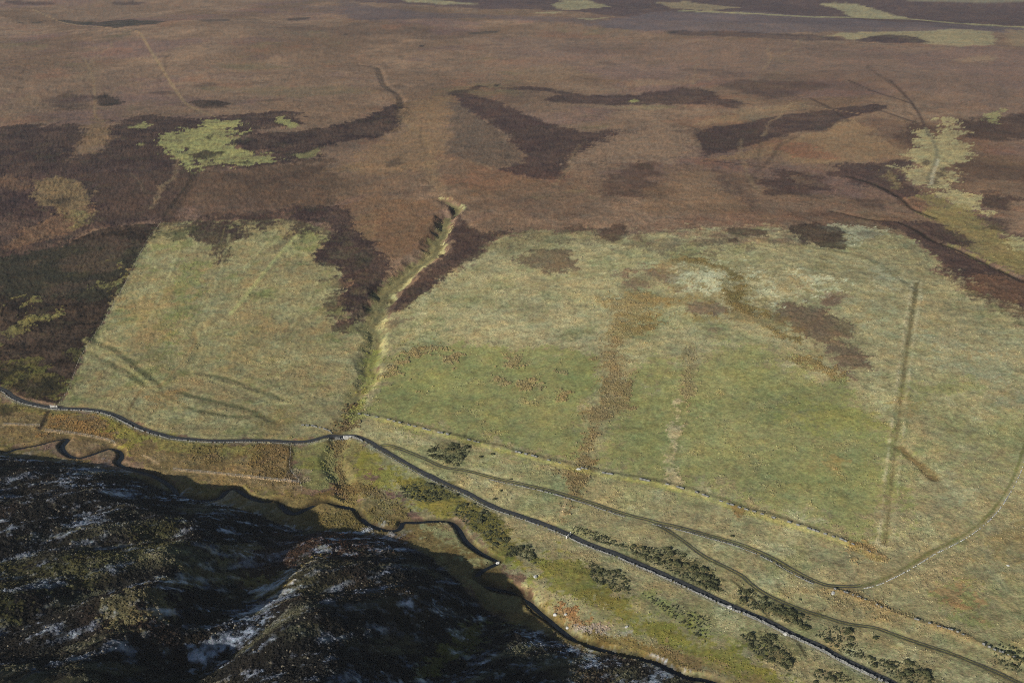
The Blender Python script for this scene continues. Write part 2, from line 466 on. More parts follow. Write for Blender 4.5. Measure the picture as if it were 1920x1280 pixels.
patch([(395, 126), (470, 120), (520, 126), (450, 132)], (100, 88, 62), .5, 4, 3)
patch([(200, 68), (240, 60), (245, 66), (210, 72)], (90, 84, 60), .5, 3, 2)
stroke(line([(60, 18), (100, 36), (150, 48), (205, 53), (243, 57), (262, 62), (282, 95), (305, 130), (330, 170), (350, 195), (375, 208), (410, 222)], 6), 3.2, (146, 120, 88), .8, 1.2)
stroke(line([(158, 110), (172, 140), (178, 180), (178, 215), (195, 232)], 6), 2.4, (138, 112, 82), .7, 1.2)

# ---- heather on the left moor
patch([(85, 190), (130, 173), (172, 182), (168, 197), (130, 208), (95, 205)], HEA, .62, 6, 6, .6)
patch([(178, 186), (200, 176), (234, 190), (205, 201), (184, 199)], (52, 44, 38), .95, 2, 2, .6)
patch([(350, 192), (375, 188), (442, 193), (425, 202), (380, 204)], (56, 46, 40), .92, 2, 2, .6)
patch([(285, 174), (320, 170), (327, 178), (290, 178)], HEA, .55, 3, 2)
patch([(490, 188), (530, 185), (530, 190)], HEA, .5, 3, 2)
patch([(-150, 250), (0, 240), (40, 233), (100, 233), (160, 235), (168, 255), (140, 280), (130, 290), (190, 285), (195, 240), (215, 224), (280, 217), (350, 222), (410, 221),
       (470, 211), (510, 209), (545, 209), (567, 225), (555, 236), (480, 245), (440, 262), (445, 275), (470, 280), (530, 288), (580, 290), (600, 290), (560, 303),
       (480, 314), (380, 320), (362, 324), (352, 352), (312, 408), (240, 425), (180, 430), (100, 470), (60, 510), (-150, 560)], HEA, .95, 3, 5, .7, mottle=.12)
patch([(170, 330), (300, 322), (360, 352), (335, 400), (300, 414), (200, 410), (178, 380)], (88, 67, 55), .7, 5, 6, .5, mottle=.5)
patch([(328, 332), (480, 316), (620, 300), (645, 340), (625, 380), (560, 396), (470, 408), (380, 412), (345, 380)], (100, 77, 59), .9, 5, 6, mottle=.3)
patch([(380, 408), (480, 396), (600, 384), (640, 388), (600, 402), (560, 414), (380, 420)], HEA, .8, 4, 5, .6, mottle=.4)
patch([(440, 335), (540, 322), (600, 330), (520, 350)], HEA, .35, 6, 6, mottle=.6)
patch([(150, 275), (163, 238), (180, 215), (196, 226), (198, 258), (172, 286), (135, 288)], (118, 94, 68), .9, 3, 3)
patch([(58, 352), (72, 336), (108, 329), (150, 343), (170, 368), (166, 385), (176, 400), (150, 412), (120, 402), (95, 392), (75, 382)], (118, 97, 68), .9, 2, 3)
patch([(98, 378), (115, 367), (138, 372), (128, 386), (108, 390)], (66, 56, 46), .8, 3, 2)
patch([(5, 466), (50, 428), (100, 406), (170, 388), (182, 400), (140, 428), (90, 448), (30, 466)], (112, 84, 62), .92, 2, 3)
patch([(-100, 328), (0, 330), (52, 334), (58, 346), (40, 356), (0, 352), (-100, 355)], (108, 82, 62), .8, 4, 4)
patch([(130, 400), (160, 395), (175, 405), (150, 425), (140, 420)], (118, 112, 66), .5, 3, 3)
stroke(line([(0, 300), (50, 285), (90, 282), (120, 280)], 4), 3, (92, 76, 60), .6, 1.5)
patch([(178, 325), (640, 300), (648, 345), (620, 384), (540, 402), (300, 416), (196, 412)], (80, 63, 52), .55, 6, 8, .5, mottle=.75)
patch([(-100, 180), (60, 200), (160, 222), (300, 205), (420, 205), (300, 225), (100, 240), (-100, 250)], (84, 66, 55), .35, 10, 8, mottle=.7)
# green clearing
gpoly = [(288, 268), (310, 255), (345, 245), (370, 229), (408, 224), (442, 228), (440, 245), (452, 260), (438, 278), (475, 286), (505, 288), (516, 303), (460, 308), (400, 316), (363, 318),
         (376, 300), (340, 296), (345, 285), (308, 286)]
patch(gpoly, LIME, .92, 1.2, 7, .3, mottle=.5)
patch([(300, 268), (312, 252), (330, 262), (320, 280)], LIME, .8, 1, 4, .3)
for q in ([(244, 240), (274, 227), (268, 242)], [(518, 222), (535, 216), (542, 230), (567, 235), (545, 240), (525, 232)], [(550, 292), (590, 277), (602, 287), (570, 296)]):
    patch(q, LIME, .8, 1, 3, .3)
for q in ([(352, 291), (385, 281), (418, 287), (400, 295), (370, 298)], [(430, 305), (467, 302), (460, 308)], [(375, 313), (412, 307), (405, 313)], [(384, 258), (395, 252), (392, 262)]):
    patch(q, (56, 48, 38), .9, 1, 1.5, .6)
patch([(436, 268), (470, 251), (560, 246), (620, 238), (700, 215), (750, 190), (762, 192), (769, 218), (745, 246), (680, 262), (600, 275), (545, 292), (500, 287), (460, 281)], (62, 46, 45), .95, 2, 2.5, .7)
patch([(540, 276), (600, 270), (700, 255), (720, 262), (600, 292), (560, 300)], HEA, .4, 6, 5, mottle=.5)
stroke(line([(366, 318), (352, 345), (330, 375), (308, 405)], 3), 3.0, (52, 44, 36), .7, 1.5)
stroke(line([(373, 318), (360, 345), (338, 380), (318, 410)], 3), 2.5, (52, 44, 36), .5, 1.5)
stroke(line([(245, 325), (262, 342), (270, 360)], 3), 2.5, (96, 80, 64), .6, 1.5)

# ---- middle moor
patch([(760, 190), (850, 180), (850, 255), (838, 292), (760, 330), (640, 320), (720, 262), (765, 235)], (132, 103, 72), .6, 6, 6)
patch([(843, 190), (870, 198), (935, 243), (988, 300), (935, 318), (880, 300), (833, 290), (850, 255)], (100, 82, 67), .85, 2, 2, .5)
patch([(846, 177), (880, 178), (930, 190), (985, 213), (1050, 238), (1110, 250), (1180, 240), (1217, 237), (1200, 250), (1150, 262), (1082, 288), (1064, 312), (1052, 332), (1020, 339),
       (960, 326), (930, 319), (988, 301), (962, 266), (940, 245), (890, 215), (860, 196)], (76, 56, 53), .93, 1.5, 2.5, .6)
patch([(845, 172), (900, 160), (912, 163), (880, 173), (868, 180), (845, 180)], (72, 54, 48), .85, 1.5, 2)
patch([(945, 166), (1000, 162), (1060, 172), (1130, 180), (1200, 178), (1280, 165), (1330, 170), (1350, 185), (1405, 195), (1370, 203), (1300, 195), (1200, 197), (1140, 198), (1060, 194), (1015, 186), (1060, 178)], (74, 55, 52), .85, 2.5, 3, .6)
patch([(1180, 190), (1190, 187), (1198, 190), (1188, 193)], LIME, .9, .5, .8)
patch([(1150, 200), (1250, 198), (1300, 200), (1220, 206)], (128, 116, 80), .4, 2, 3)
patch([(1165, 236), (1225, 234), (1300, 242), (1308, 290), (1260, 308), (1150, 304), (1076, 306), (1082, 292), (1120, 272)], TAN, .7, 4, 4)
patch([(1478, 262), (1545, 242), (1592, 221), (1622, 225), (1642, 255), (1702, 282), (1712, 300), (1500, 305), (1450, 292), (1400, 296), (1320, 302)], (132, 105, 76), .8, 3, 3)
patch([(1303, 247), (1360, 235), (1450, 218), (1560, 205), (1640, 196), (1674, 197), (1652, 208), (1590, 222), (1543, 245), (1480, 250), (1420, 270), (1318, 294), (1312, 270)], (74, 56, 53), .93, 1.5, 2, .6)
patch([(1345, 156), (1400, 150), (1545, 155), (1540, 166), (1480, 180), (1440, 186), (1390, 176)], (78, 58, 52), .6, 4, 3, mottle=.3)
patch([(1380, 206), (1480, 196), (1520, 200), (1420, 222), (1300, 238)], (132, 108, 80), .6, 3, 3)
patch([(1116, 118), (1140, 114), (1162, 122), (1135, 130)], (84, 68, 60), .6, 2, 2)
patch([(1440, 276), (1500, 268), (1552, 284), (1574, 297), (1500, 294), (1460, 286)], (124, 78, 58), .6, 4, 4)
patch([(1290, 300), (1340, 296), (1400, 312), (1330, 312)], (124, 82, 60), .4, 4, 4)
patch([(1555, 312), (1640, 304), (1712, 302), (1706, 340), (1722, 360), (1690, 373), (1640, 356), (1600, 346), (1560, 330)], (78, 59, 54), .9, 2.5, 4, .6)
patch([(1655, 322), (1668, 318), (1690, 345), (1675, 352)], (124, 106, 72), .8, 2, 2)
patch([(1425, 345), (1448, 325), (1500, 316), (1542, 335), (1552, 350), (1500, 366), (1440, 363)], (80, 59, 51), .85, 3, 4, mottle=.3)
patch([(1330, 333), (1370, 340), (1432, 374), (1400, 395), (1420, 400), (1366, 362)], (82, 62, 54), .55, 4, 4, mottle=.4)
patch([(1590, 378), (1650, 370), (1692, 380), (1640, 390)], (80, 60, 52), .6, 3, 3)
patch([(1125, 352), (1180, 308), (1232, 304), (1222, 340), (1284, 356), (1200, 372), (1140, 366)], (88, 65, 53), .75, 3, 4, mottle=.3)
patch([(1225, 345), (1260, 306), (1330, 312), (1332, 342), (1402, 392), (1422, 402), (1300, 398), (1200, 402)], (116, 90, 66), .55, 4, 4)
patch([(860, 340), (920, 350), (935, 362), (900, 372), (880, 368)], (84, 68, 52), .45, 4, 4, mottle=.4)
patch([(1440, 390), (1660, 405), (1700, 418), (1500, 420)], (90, 68, 54), .45, 5, 4)
for pp, w_ in (([(1668, 150), (1700, 182), (1722, 212), (1737, 245)], 2.8), ([(1590, 150), (1640, 172), (1712, 196)], 3), ([(1520, 185), (1560, 205), (1592, 228)], 3.5), ([(1640, 204), (1735, 236)], 3.5),
               ([(1480, 190), (1560, 206), (1740, 236)], 2), ([(1530, 250), (1560, 252), (1640, 258), (1690, 285)], 2), ([(1320, 300), (1420, 312), (1520, 330)], 2.5), ([(880, 304), (905, 308), (922, 318)], 2)):
    stroke(line(pp, 6), w_, (66, 50, 46) if w_ > 2.2 else (140, 112, 84), .7, w_ * .5)

for q, c_, op in (([(0, 480), (0, 470), (90, 420), (120, 410), (60, 440)], (70, 54, 46), .5), ([(600, 330), (720, 318), (800, 340), (700, 362), (620, 370)], (98, 78, 60), .4), ([(860, 306), (960, 330), (1040, 342), (1000, 360), (900, 345)], (112, 84, 62), .5),
                  ([(1180, 312), (1198, 303), (1216, 312), (1200, 322)], (70, 54, 46), .7), ([(1230, 320), (1260, 330), (1240, 345), (1222, 338)], (84, 64, 54), .6), ([(1300, 250), (1250, 246), (1220, 250), (1310, 240)], (88, 70, 60), .6),
                  ([(1385, 220), (1420, 214), (1440, 222), (1400, 230)], (90, 84, 70), .5), ([(1270, 132), (1320, 128), (1410, 140), (1350, 146)], (84, 66, 58), .5), ([(1200, 115), (1240, 112), (1240, 120), (1205, 121)], (96, 80, 62), .5),
                  ([(1000, 90), (1060, 84), (1130, 92), (1240, 88), (1260, 98), (1120, 104)], (96, 76, 64), .4), ([(960, 130), (1060, 120), (1120, 140), (1000, 158)], (134, 108, 82), .5), ([(1180, 150), (1320, 150), (1280, 162), (1200, 160)], (134, 108, 82), .5),
                  ([(1740, 210), (1800, 195), (1860, 190), (1820, 205)], (128, 96, 72), .5), ([(1820, 108), (1870, 104), (1840, 116)], (132, 108, 84), .6), ([(1600, 225), (1650, 215), (1700, 235), (1680, 262), (1640, 250)], (104, 80, 66), .5),
                  ([(1340, 320), (1400, 330), (1420, 355), (1370, 350)], (80, 60, 52), .5), ([(1010, 365), (1100, 370), (1120, 400), (1040, 410)], (96, 74, 58), .4), ([(680, 404), (705, 400), (700, 412), (680, 414)], (98, 92, 60), .6),
                  ([(0, 190), (60, 180), (90, 200), (40, 225), (0, 225)], (130, 106, 80), .4), ([(360, 165), (640, 160), (720, 172), (560, 182)], (112, 98, 70), .45), ([(400, 120), (500, 118), (560, 128), (460, 134)], (118, 100, 72), .4),
                  ([(560, 10), (700, 14), (820, 30), (700, 40), (600, 24)], (94, 78, 74), .6), ([(130, 120), (190, 118), (180, 150), (140, 150)], (104, 88, 66), .4), ([(730, 300), (745, 296), (748, 308), (732, 310)], (84, 68, 56), .7),
                  ([(788, 240), (798, 238), (792, 262), (784, 268)], (88, 72, 58), .6), ([(1480, 330), (1520, 325), (1530, 345), (1500, 350)], (112, 90, 70), .6)):
    patch(q, c_, op, 3, 4, mottle=.4)
rl = np.random.default_rng(77)
for k in range(22):
    x0 = rl.uniform(40, 1880); y0 = rl.uniform(60, 300)
    pts_ = [(x0, y0)]
    sl = rl.uniform(-1.4, 1.4)
    for j in range(5):
        pts_.append((pts_[-1][0] + (sl + rl.uniform(-.8, .8)) * 14, pts_[-1][1] + rl.uniform(6, 16) * (.4 + y0 / 250)))
    stroke(line(pts_, 6), rl.uniform(2.0, 3.5), (78, 62, 50) if k % 3 else (140, 116, 86), rl.uniform(.25, .5), 1.8, rag=2.0)
# ---- right: bleached clearing, burn
patch([(1795, 226), (1830, 222), (1960, 205), (1960, 252), (1862, 266), (1830, 264), (1812, 248)], (76, 57, 50), .85, 3, 4, .6)
patch([(1790, 300), (1830, 297), (1880, 308), (1960, 322), (1960, 358), (1880, 332), (1800, 342)], (84, 64, 54), .6, 4, 5, mottle=.3)
patch([(1812, 366), (1870, 361), (1908, 372), (1880, 394), (1840, 386)], (76, 57, 50), .85, 3, 4)
patch([(1685, 240), (1710, 233), (1770, 240), (1745, 258), (1712, 275), (1688, 262)], (78, 58, 50), .8, 3, 4)
patch([(1775, 224), (1790, 224), (1796, 240), (1806, 260), (1828, 293), (1800, 300), (1790, 325), (1785, 340), (1802, 350), (1832, 385), (1847, 401), (1800, 390), (1780, 376), (1745, 362),
       (1730, 346), (1698, 336), (1705, 315), (1712, 300), (1698, 294), (1714, 266), (1724, 242), (1746, 256), (1770, 245)], (158, 144, 102), .92, 1.2, 6, .3, mottle=.4)
patch([(1848, 213), (1882, 206), (1866, 231), (1855, 226)], (142, 134, 88), .85, 1.5, 3)
for q in ([(1728, 306), (1736, 301), (1743, 306), (1735, 311)], [(1738, 342), (1748, 334), (1756, 342), (1746, 349)], [(1758, 320), (1772, 315), (1770, 330), (1760, 332)]):
    patch(q, (72, 58, 50), .85, 1, 1.5)
patch([(1720, 365), (1760, 370), (1830, 400), (1872, 430), (1960, 480), (1960, 535), (1880, 506), (1830, 482), (1790, 458), (1765, 436), (1740, 402)], (124, 110, 68), .9, 3, 4, .3)
patch([(1840, 412), (1860, 405), (1900, 432), (1960, 440), (1960, 470), (1900, 455), (1862, 432)], HEA, .7, 4, 5, mottle=.4)
patch([(1872, 452), (1890, 440), (1930, 445), (1930, 470), (1900, 466)], (152, 142, 100), .8, 2, 3)
patch([(1640, 415), (1720, 414), (1760, 425), (1800, 440), (1824, 455), (1810, 463), (1770, 456), (1745, 450), (1790, 470), (1850, 496), (1960, 545), (1960, 640), (1882, 593), (1838, 570), (1828, 558),
       (1780, 526), (1760, 510), (1750, 480), (1730, 455), (1700, 435)], (80, 60, 54), .95, 1.5, 2.5, .6)
patch([(1772, 521), (1856, 512), (1960, 530), (1960, 570), (1838, 565)], (104, 77, 59), .9, 2, 2)
patch([(1690, 376), (1718, 370), (1738, 385), (1735, 400), (1708, 392)], (116, 84, 62), .8, 2, 2)
stroke(FAR_STREAM, 2.8, (40, 36, 30), .85, 1.2)
stroke(FAR_BURN, 2.6, (38, 33, 28), .85, 1.2)
stroke(line([(1735, 240), (1752, 270), (1757, 292), (1748, 318), (1738, 338)], 4), 3, (112, 104, 80), .8, 1.5)
stroke(line([(1752, 300), (1742, 325), (1738, 345)], 4), 2.2, (176, 164, 136), .6, 1.2, off=3)
stroke(MOOR_BURN, 3.0, (58, 50, 42), .7, 2.0, rag=1.5)
stroke(line([(752, 205), (762, 230), (790, 250), (800, 290), (812, 330), (835, 368)], 5), 9, (134, 108, 78), .5, 5, rag=3)
stroke(line([(790, 240), (788, 262), (800, 290)], 5), 2, (84, 68, 54), .5, 1.5, rag=1)

# ---- dark ground west of the left field
patch([(-200, 545), (60, 508), (100, 470), (180, 432), (240, 422), (300, 419), (272, 460), (231, 540), (190, 610), (151, 671), (131, 725), (112, 757), (50, 748), (0, 722), (-200, 650)], (46, 37, 30), 1, .7, 0.4, .7)
patch([(-150, 500), (90, 466), (200, 456), (262, 466), (240, 522), (205, 558), (100, 562), (-150, 556)], (62, 58, 44), .9, 4, 5, .6, mottle=.25)
for q in ([(0, 645), (25, 615), (45, 598), (62, 590), (92, 592), (60, 612), (30, 640)], [(40, 575), (66, 558), (68, 566)], [(56, 612), (84, 588), (90, 592), (65, 614)], [(205, 480), (225, 495), (232, 505), (215, 495)],
          [(180, 540), (232, 520), (240, 512), (228, 535), (200, 552)], [(0, 560), (30, 558), (20, 566), (0, 570)]):
    patch(q, (116, 106, 62), .8, 1.2, 4)
patch([(-100, 700), (0, 686), (60, 680), (112, 690), (134, 718), (112, 756), (60, 745), (0, 726), (-100, 720)], (96, 90, 46), .85, 2, 6, mottle=.4)
patch([(-20, 690), (28, 688), (45, 705), (0, 715)], (42, 36, 28), .9, 2, 4)
patch([(18, 722), (60, 715), (112, 704), (118, 728), (82, 747), (45, 740)], (42, 36, 28), .92, 2, 4, .7)
patch([(130, 655), (152, 662), (145, 690), (135, 680)], (90, 84, 48), .7, 2, 4)

# ---- left field
patch([(301, 420), (340, 416), (400, 414), (450, 412), (520, 411), (560, 414), (577, 418), (622, 434), (603, 460), (592, 486), (642, 502), (636, 540), (627, 590), (632, 616), (660, 625), (692, 610),
       (702, 590), (712, 610), (694, 680), (667, 740), (642, 806), (600, 817), (540, 823), (400, 822), (300, 809), (225, 777), (150, 764), (106, 760), (131, 725), (151, 671), (190, 610), (231, 540), (272, 460)], FIELD, 1, .8, .8, .28)
m = poly_mask([(301, 420), (700, 420), (690, 800), (540, 823), (300, 809), (106, 760), (190, 610)], 3, 2)
put(m * np.clip(0.75 * N1 + 0.05, 0, .5), (138, 116, 80))
put(m * np.clip(0.8 * N2 - .1, 0, .5), (146, 134, 92))
put(m * np.clip(-0.8 * N1 - .2 + .2 * N3, 0, .5), (102, 106, 58))
NF = fbm(GX, GY, 26, 5, 101, .7); NG = fbm(GX, GY, 38, 5, 102, .7)
put(m * np.clip(1.3 * (NF - .14), 0, .42), (140, 116, 78))
put(m * np.clip(1.5 * (NG - .18), 0, .6), (100, 106, 62))
put(m * np.clip(1.4 * (-NF - .2), 0, .5), (152, 146, 106))
patch([(290, 412), (620, 405), (640, 440), (600, 450), (560, 425), (520, 432), (480, 422), (440, 436), (380, 425), (340, 436), (300, 428)], (74, 56, 48), .7, 3, 9, .6, mottle=.8)
patch([(335, 500), (372, 488), (360, 560), (332, 620), (312, 662), (318, 600)], (100, 106, 56), .55, 4, 6, mottle=.4)
patch([(230, 560), (330, 540), (310, 640), (250, 650)], (138, 108, 68), .4, 8, 8, mottle=.5)
patch([(410, 640), (520, 600), (540, 660), (440, 690)], (136, 110, 70), .35, 8, 8, mottle=.5)
patch([(280, 660), (320, 655), (315, 680), (285, 680)], (84, 86, 46), .5, 4, 5, mottle=.4)
patch([(300, 740), (345, 730), (340, 755), (300, 752)], (134, 104, 62), .6, 4, 4)
patch([(368, 418), (442, 414), (447, 440), (432, 470), (412, 492), (405, 460), (372, 456), (354, 440)], (70, 52, 46), .92, 1.5, 3.5, .6)
patch([(305, 430), (362, 424), (356, 450), (330, 456), (305, 440)], (74, 72, 46), .75, 2, 4, mottle=.5)
patch([(505, 470), (518, 455), (530, 446), (536, 434), (547, 440), (522, 472)], (82, 64, 50), .6, 2, 3)
patch([(565, 440), (573, 434), (570, 460), (562, 465)], (80, 78, 52), .6, 1.5, 2)
stroke(RIDGE_L, 2.6, (150, 146, 96), .7, 1.2)
for k, p in enumerate(HOLLOWS):
    stroke(p, 2.4 if k in (0, 3, 4) else 1.5, (80, 82, 54), .75 if k < 5 else .4, 1.0, rag=1.4)
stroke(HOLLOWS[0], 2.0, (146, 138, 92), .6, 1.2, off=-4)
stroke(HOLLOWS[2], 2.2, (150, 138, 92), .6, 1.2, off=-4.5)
stroke(line([(270, 722), (258, 740), (240, 770)], 2), 1.3, (104, 82, 52), .7, .8)
stroke(line([(362, 620), (366, 640), (340, 680), (300, 720), (268, 728)], 2), 1.6, (138, 112, 72), .5, 1.2)
for p_ in ([(430, 440), (415, 500), (395, 560), (376, 600)], [(520, 430), (470, 490), (430, 550)], [(340, 460), (310, 530), (280, 600)], [(600, 520), (560, 590), (520, 650)], [(430, 700), (520, 730), (600, 770)], [(200, 690), (300, 745), (420, 800)]):
    stroke(line(p_, 3), 1.5, (152, 144, 102), .45, .9, rag=1.0)
    stroke(line(p_, 3), 1.2, (96, 92, 60), .35, .9, rag=1.0, off=2.2)
patch([(490, 790), (520, 770), (545, 790), (530, 808), (500, 815)], (112, 96, 58), .6, 5, 4)

for q in ([(452, 412), (478, 410), (470, 440), (456, 452)], [(538, 410), (580, 411), (566, 434), (548, 428)], [(598, 424), (642, 430), (618, 470), (592, 484), (604, 452)], [(615, 560), (655, 556), (645, 600), (618, 592)],
          [(480, 408), (530, 408), (520, 422), (490, 426)], [(628, 520), (648, 515), (640, 545), (622, 540)], [(330, 414), (362, 412), (352, 428)]):
    patch(q, (72, 56, 48), .8, 3, 6, .5, mottle=.5)
# ---- heather each side of the gully, brown between
patch([(640, 384), (700, 370), (800, 378), (832, 400), (802, 450), (737, 492), (690, 456), (656, 430)], (108, 81, 58), .85, 3, 2, .35)
patch([(560, 392), (640, 384), (664, 410), (656, 430), (692, 456), (738, 492), (722, 520), (702, 560), (692, 592), (660, 602), (640, 582), (638, 560), (652, 530), (636, 500), (588, 490), (584, 478),
       (612, 455), (624, 435), (604, 420), (560, 412), (540, 402)], (65, 49, 47), .95, 1.2, 2.5, .65)
patch([(618, 610), (640, 599), (664, 605), (652, 623), (624, 621)], (68, 50, 45), .85, 1.5, 3, .5)

# ---- the big field to the right
patch([(700, 602), (735, 586), (800, 548), (860, 508), (900, 478), (940, 442), (1000, 432), (1060, 436), (1110, 429), (1132, 438), (1200, 452), (1260, 463), (1340, 455), (1400, 456), (1480, 461),
       (1560, 452), (1580, 424), (1650, 429), (1692, 440), (1722, 455), (1750, 485), (1757, 510), (1780, 530), (1832, 567), (1882, 597), (1960, 640), (2400, 800), (2600, 1600), (1600, 1500),
       (1300, 1290), (1100, 1205), (1000, 1126), (935, 1052), (865, 960), (780, 962), (700, 905), (652, 815), (662, 770), (692, 690)], PALE, 1, 2, 3, .3)
m = poly_mask([(700, 602), (940, 442), (1132, 438), (1580, 424), (1757, 510), (2400, 800), (2600, 1600), (1600, 1500), (1000, 1126), (700, 905)], 3, 2)
put(m * np.clip(0.7 * N1 + .03, 0, .45), (148, 126, 88))
put(m * np.clip(0.8 * N2 - .1, 0, .5), (128, 126, 82))
put(m * np.clip(-0.7 * N1 - .15 + .25 * N3, 0, .5), (122, 120, 80))
put(m * np.clip(1.3 * (NF - .18), 0, .38), (146, 126, 90))
put(m * np.clip(1.5 * (NG - .22), 0, .5), (116, 120, 80))
put(m * np.clip(1.4 * (-NF - .22), 0, .5), (160, 154, 116))
upper = poly_mask([(720, 600), (940, 442), (1132, 438), (1580, 430), (1757, 510), (2000, 660), (2000, 800), (1500, 720), (1120, 660), (800, 640)], 20, 5)
put(upper * np.clip(0.30 + .5 * N1, 0, .7), (158, 146, 108))
# ground cover along the gully
TP = [.45, .75, .9, 1, 1, 1, .9, .7, .4, .15]
stroke(GULLY, 13, (122, 114, 74), .8, 2.0, rag=2.5, rel=.2, taper=TP)
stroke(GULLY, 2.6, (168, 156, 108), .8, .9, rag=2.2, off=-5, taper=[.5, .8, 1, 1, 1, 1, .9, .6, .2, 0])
stroke(GULLY, 2.4, (92, 86, 60), .65, 1.0, rag=1.2, rel=.2)
patch([(848, 392), (872, 410), (892, 430), (912, 438), (962, 430), (924, 452), (890, 482), (860, 502), (830, 522), (800, 542), (762, 577), (734, 586), (729, 572), (760, 542), (793, 512), (828, 485), (846, 452), (853, 420)],
      (74, 55, 50), .95, 1.2, 2.5, .6)
patch([(722, 610), (745, 595), (758, 600), (740, 620), (726, 620)], (104, 84, 62), .7, 2, 3)
patch([(640, 806), (655, 760), (676, 735), (690, 715), (680, 760), (665, 800)], (98, 76, 46), .85, 1.5, 3, .5, rush=.8)
patch([(690, 660), (705, 650), (712, 700), (690, 740), (668, 775), (660, 790), (668, 760), (682, 720)], (128, 128, 58), .6, 2, 3)
stroke(GULLY_LOW, 5.5, (96, 76, 42), .85, 1.5, rag=4, rel=.6, rush=.9)
# heather and rushes in the big field
patch([(974, 480), (1000, 465), (1060, 468), (1096, 490), (1080, 506), (1040, 513), (984, 506)], (94, 74, 58), .85, 2, 4, .5)
patch([(1160, 520), (1190, 505), (1220, 499), (1268, 520), (1250, 531), (1200, 531)], (104, 82, 62), .6, 4, 4, mottle=.5)
patch([(1124, 430), (1165, 419), (1182, 440), (1150, 456), (1130, 450)], (78, 58, 48), .9, 1.5, 3)
patch([(1058, 432), (1110, 424), (1122, 430), (1080, 438)], (80, 60, 50), .8, 1.5, 2)
patch([(1180, 444), (1244, 462), (1205, 457)], (84, 64, 52), .8, 1.5, 2)
patch([(918, 446), (1000, 434), (1052, 435), (1062, 455), (1000, 463), (930, 482)], (98, 92, 64), .65, 4, 5, mottle=.3)
patch([(1278, 576), (1300, 565), (1350, 567), (1372, 580), (1340, 589), (1290, 588)], (106, 84, 66), .85, 1.5, 2)
patch([(1330, 615), (1350, 611), (1356, 618), (1338, 621)], (112, 92, 74), .7, 1.5, 2)
patch([(1452, 582), (1470, 564), (1522, 575), (1572, 588), (1600, 605), (1596, 630), (1572, 640), (1602, 655), (1642, 690), (1600, 692), (1560, 668), (1530, 650), (1490, 622), (1470, 602)], (100, 79, 63), .88, 2, 3, .45)
patch([(1545, 590), (1572, 586), (1600, 606), (1597, 630), (1575, 625)], (104, 94, 68), .6, 3, 3)
patch([(1548, 664), (1575, 690), (1604, 712), (1565, 692)], (104, 84, 68), .8, 2, 2)
patch([(1535, 556), (1572, 549), (1562, 570), (1540, 571)], (112, 90, 70), .7, 2, 2)
patch([(1490, 550), (1505, 555), (1520, 567), (1500, 560)], (108, 86, 70), .7, 2, 2)
frost_pale = patch([(1545, 424), (1575, 419), (1640, 427), (1668, 440), (1640, 450), (1600, 456), (1585, 450), (1575, 435)], (162, 158, 128), .8, 1.5, 4)
patch([(1290, 500), (1360, 495), (1420, 520), (1500, 510), (1560, 530), (1480, 560), (1380, 560), (1300, 540), (1270, 530)], (176, 172, 138), .8, 5, 8, mottle=.5)
patch([(1480, 424), (1530, 417), (1570, 428), (1588, 450), (1575, 466), (1530, 461), (1498, 450)], (74, 56, 48), .93, 1.2, 2, .6)
patch([(1365, 429), (1442, 432), (1452, 446), (1400, 442), (1368, 438)], (76, 62, 50), .85, 1.2, 2)
patch([(1490, 446), (1532, 459), (1500, 459)], (76, 58, 50), .85, 1.2, 1.5)
patch([(1355, 449), (1380, 448), (1378, 455)], (80, 66, 54), .8, 1.2, 1.5)
for q in ([(1600, 440), (1630, 433), (1662, 440), (1630, 446)], [(1622, 447), (1652, 446), (1640, 455)]):
    patch(q, (100, 86, 68), .6, 1.5, 2)
stroke(BANK_T, 3, (120, 108, 72), .6, 1.5, rag=1)
stroke(line([(1268, 487), (1310, 489), (1350, 500), (1382, 516), (1392, 540), (1375, 560), (1400, 580), (1445, 592)], 3), 8, (106, 88, 46), .85, 2.5, rag=6, rush=.35)
patch([(1365, 505), (1405, 520), (1420, 545), (1400, 565), (1360, 560), (1372, 535)], (100, 86, 46), .75, 3, 5, rush=.3)
patch([(1430, 530), (1480, 520), (1520, 545), (1470, 560)], (128, 104, 62), .45, 4, 6, mottle=.5)
patch([(1130, 560), (1200, 543), (1242, 560), (1232, 590), (1200, 622), (1172, 660), (1150, 650), (1160, 600)], (122, 99, 56), .62, 5, 7, mottle=.3, rush=.5)
patch([(1200, 560), (1300, 545), (1280, 575), (1240, 590)], (122, 99, 56), .5, 4, 6, mottle=.4)
patch([(1370, 570), (1450, 590), (1510, 632), (1480, 632), (1420, 612), (1380, 595)], (116, 94, 54), .55, 4, 5, mottle=.3)
patch([(1437, 614), (1470, 620), (1512, 638), (1500, 645), (1455, 630)], (104, 88, 46), .8, 2, 2, rush=.5)
patch([(1472, 674), (1500, 670), (1535, 670), (1562, 690), (1582, 712), (1560, 712), (1520, 694)], (116, 94, 50), .85, 2, 3, rush=.6)
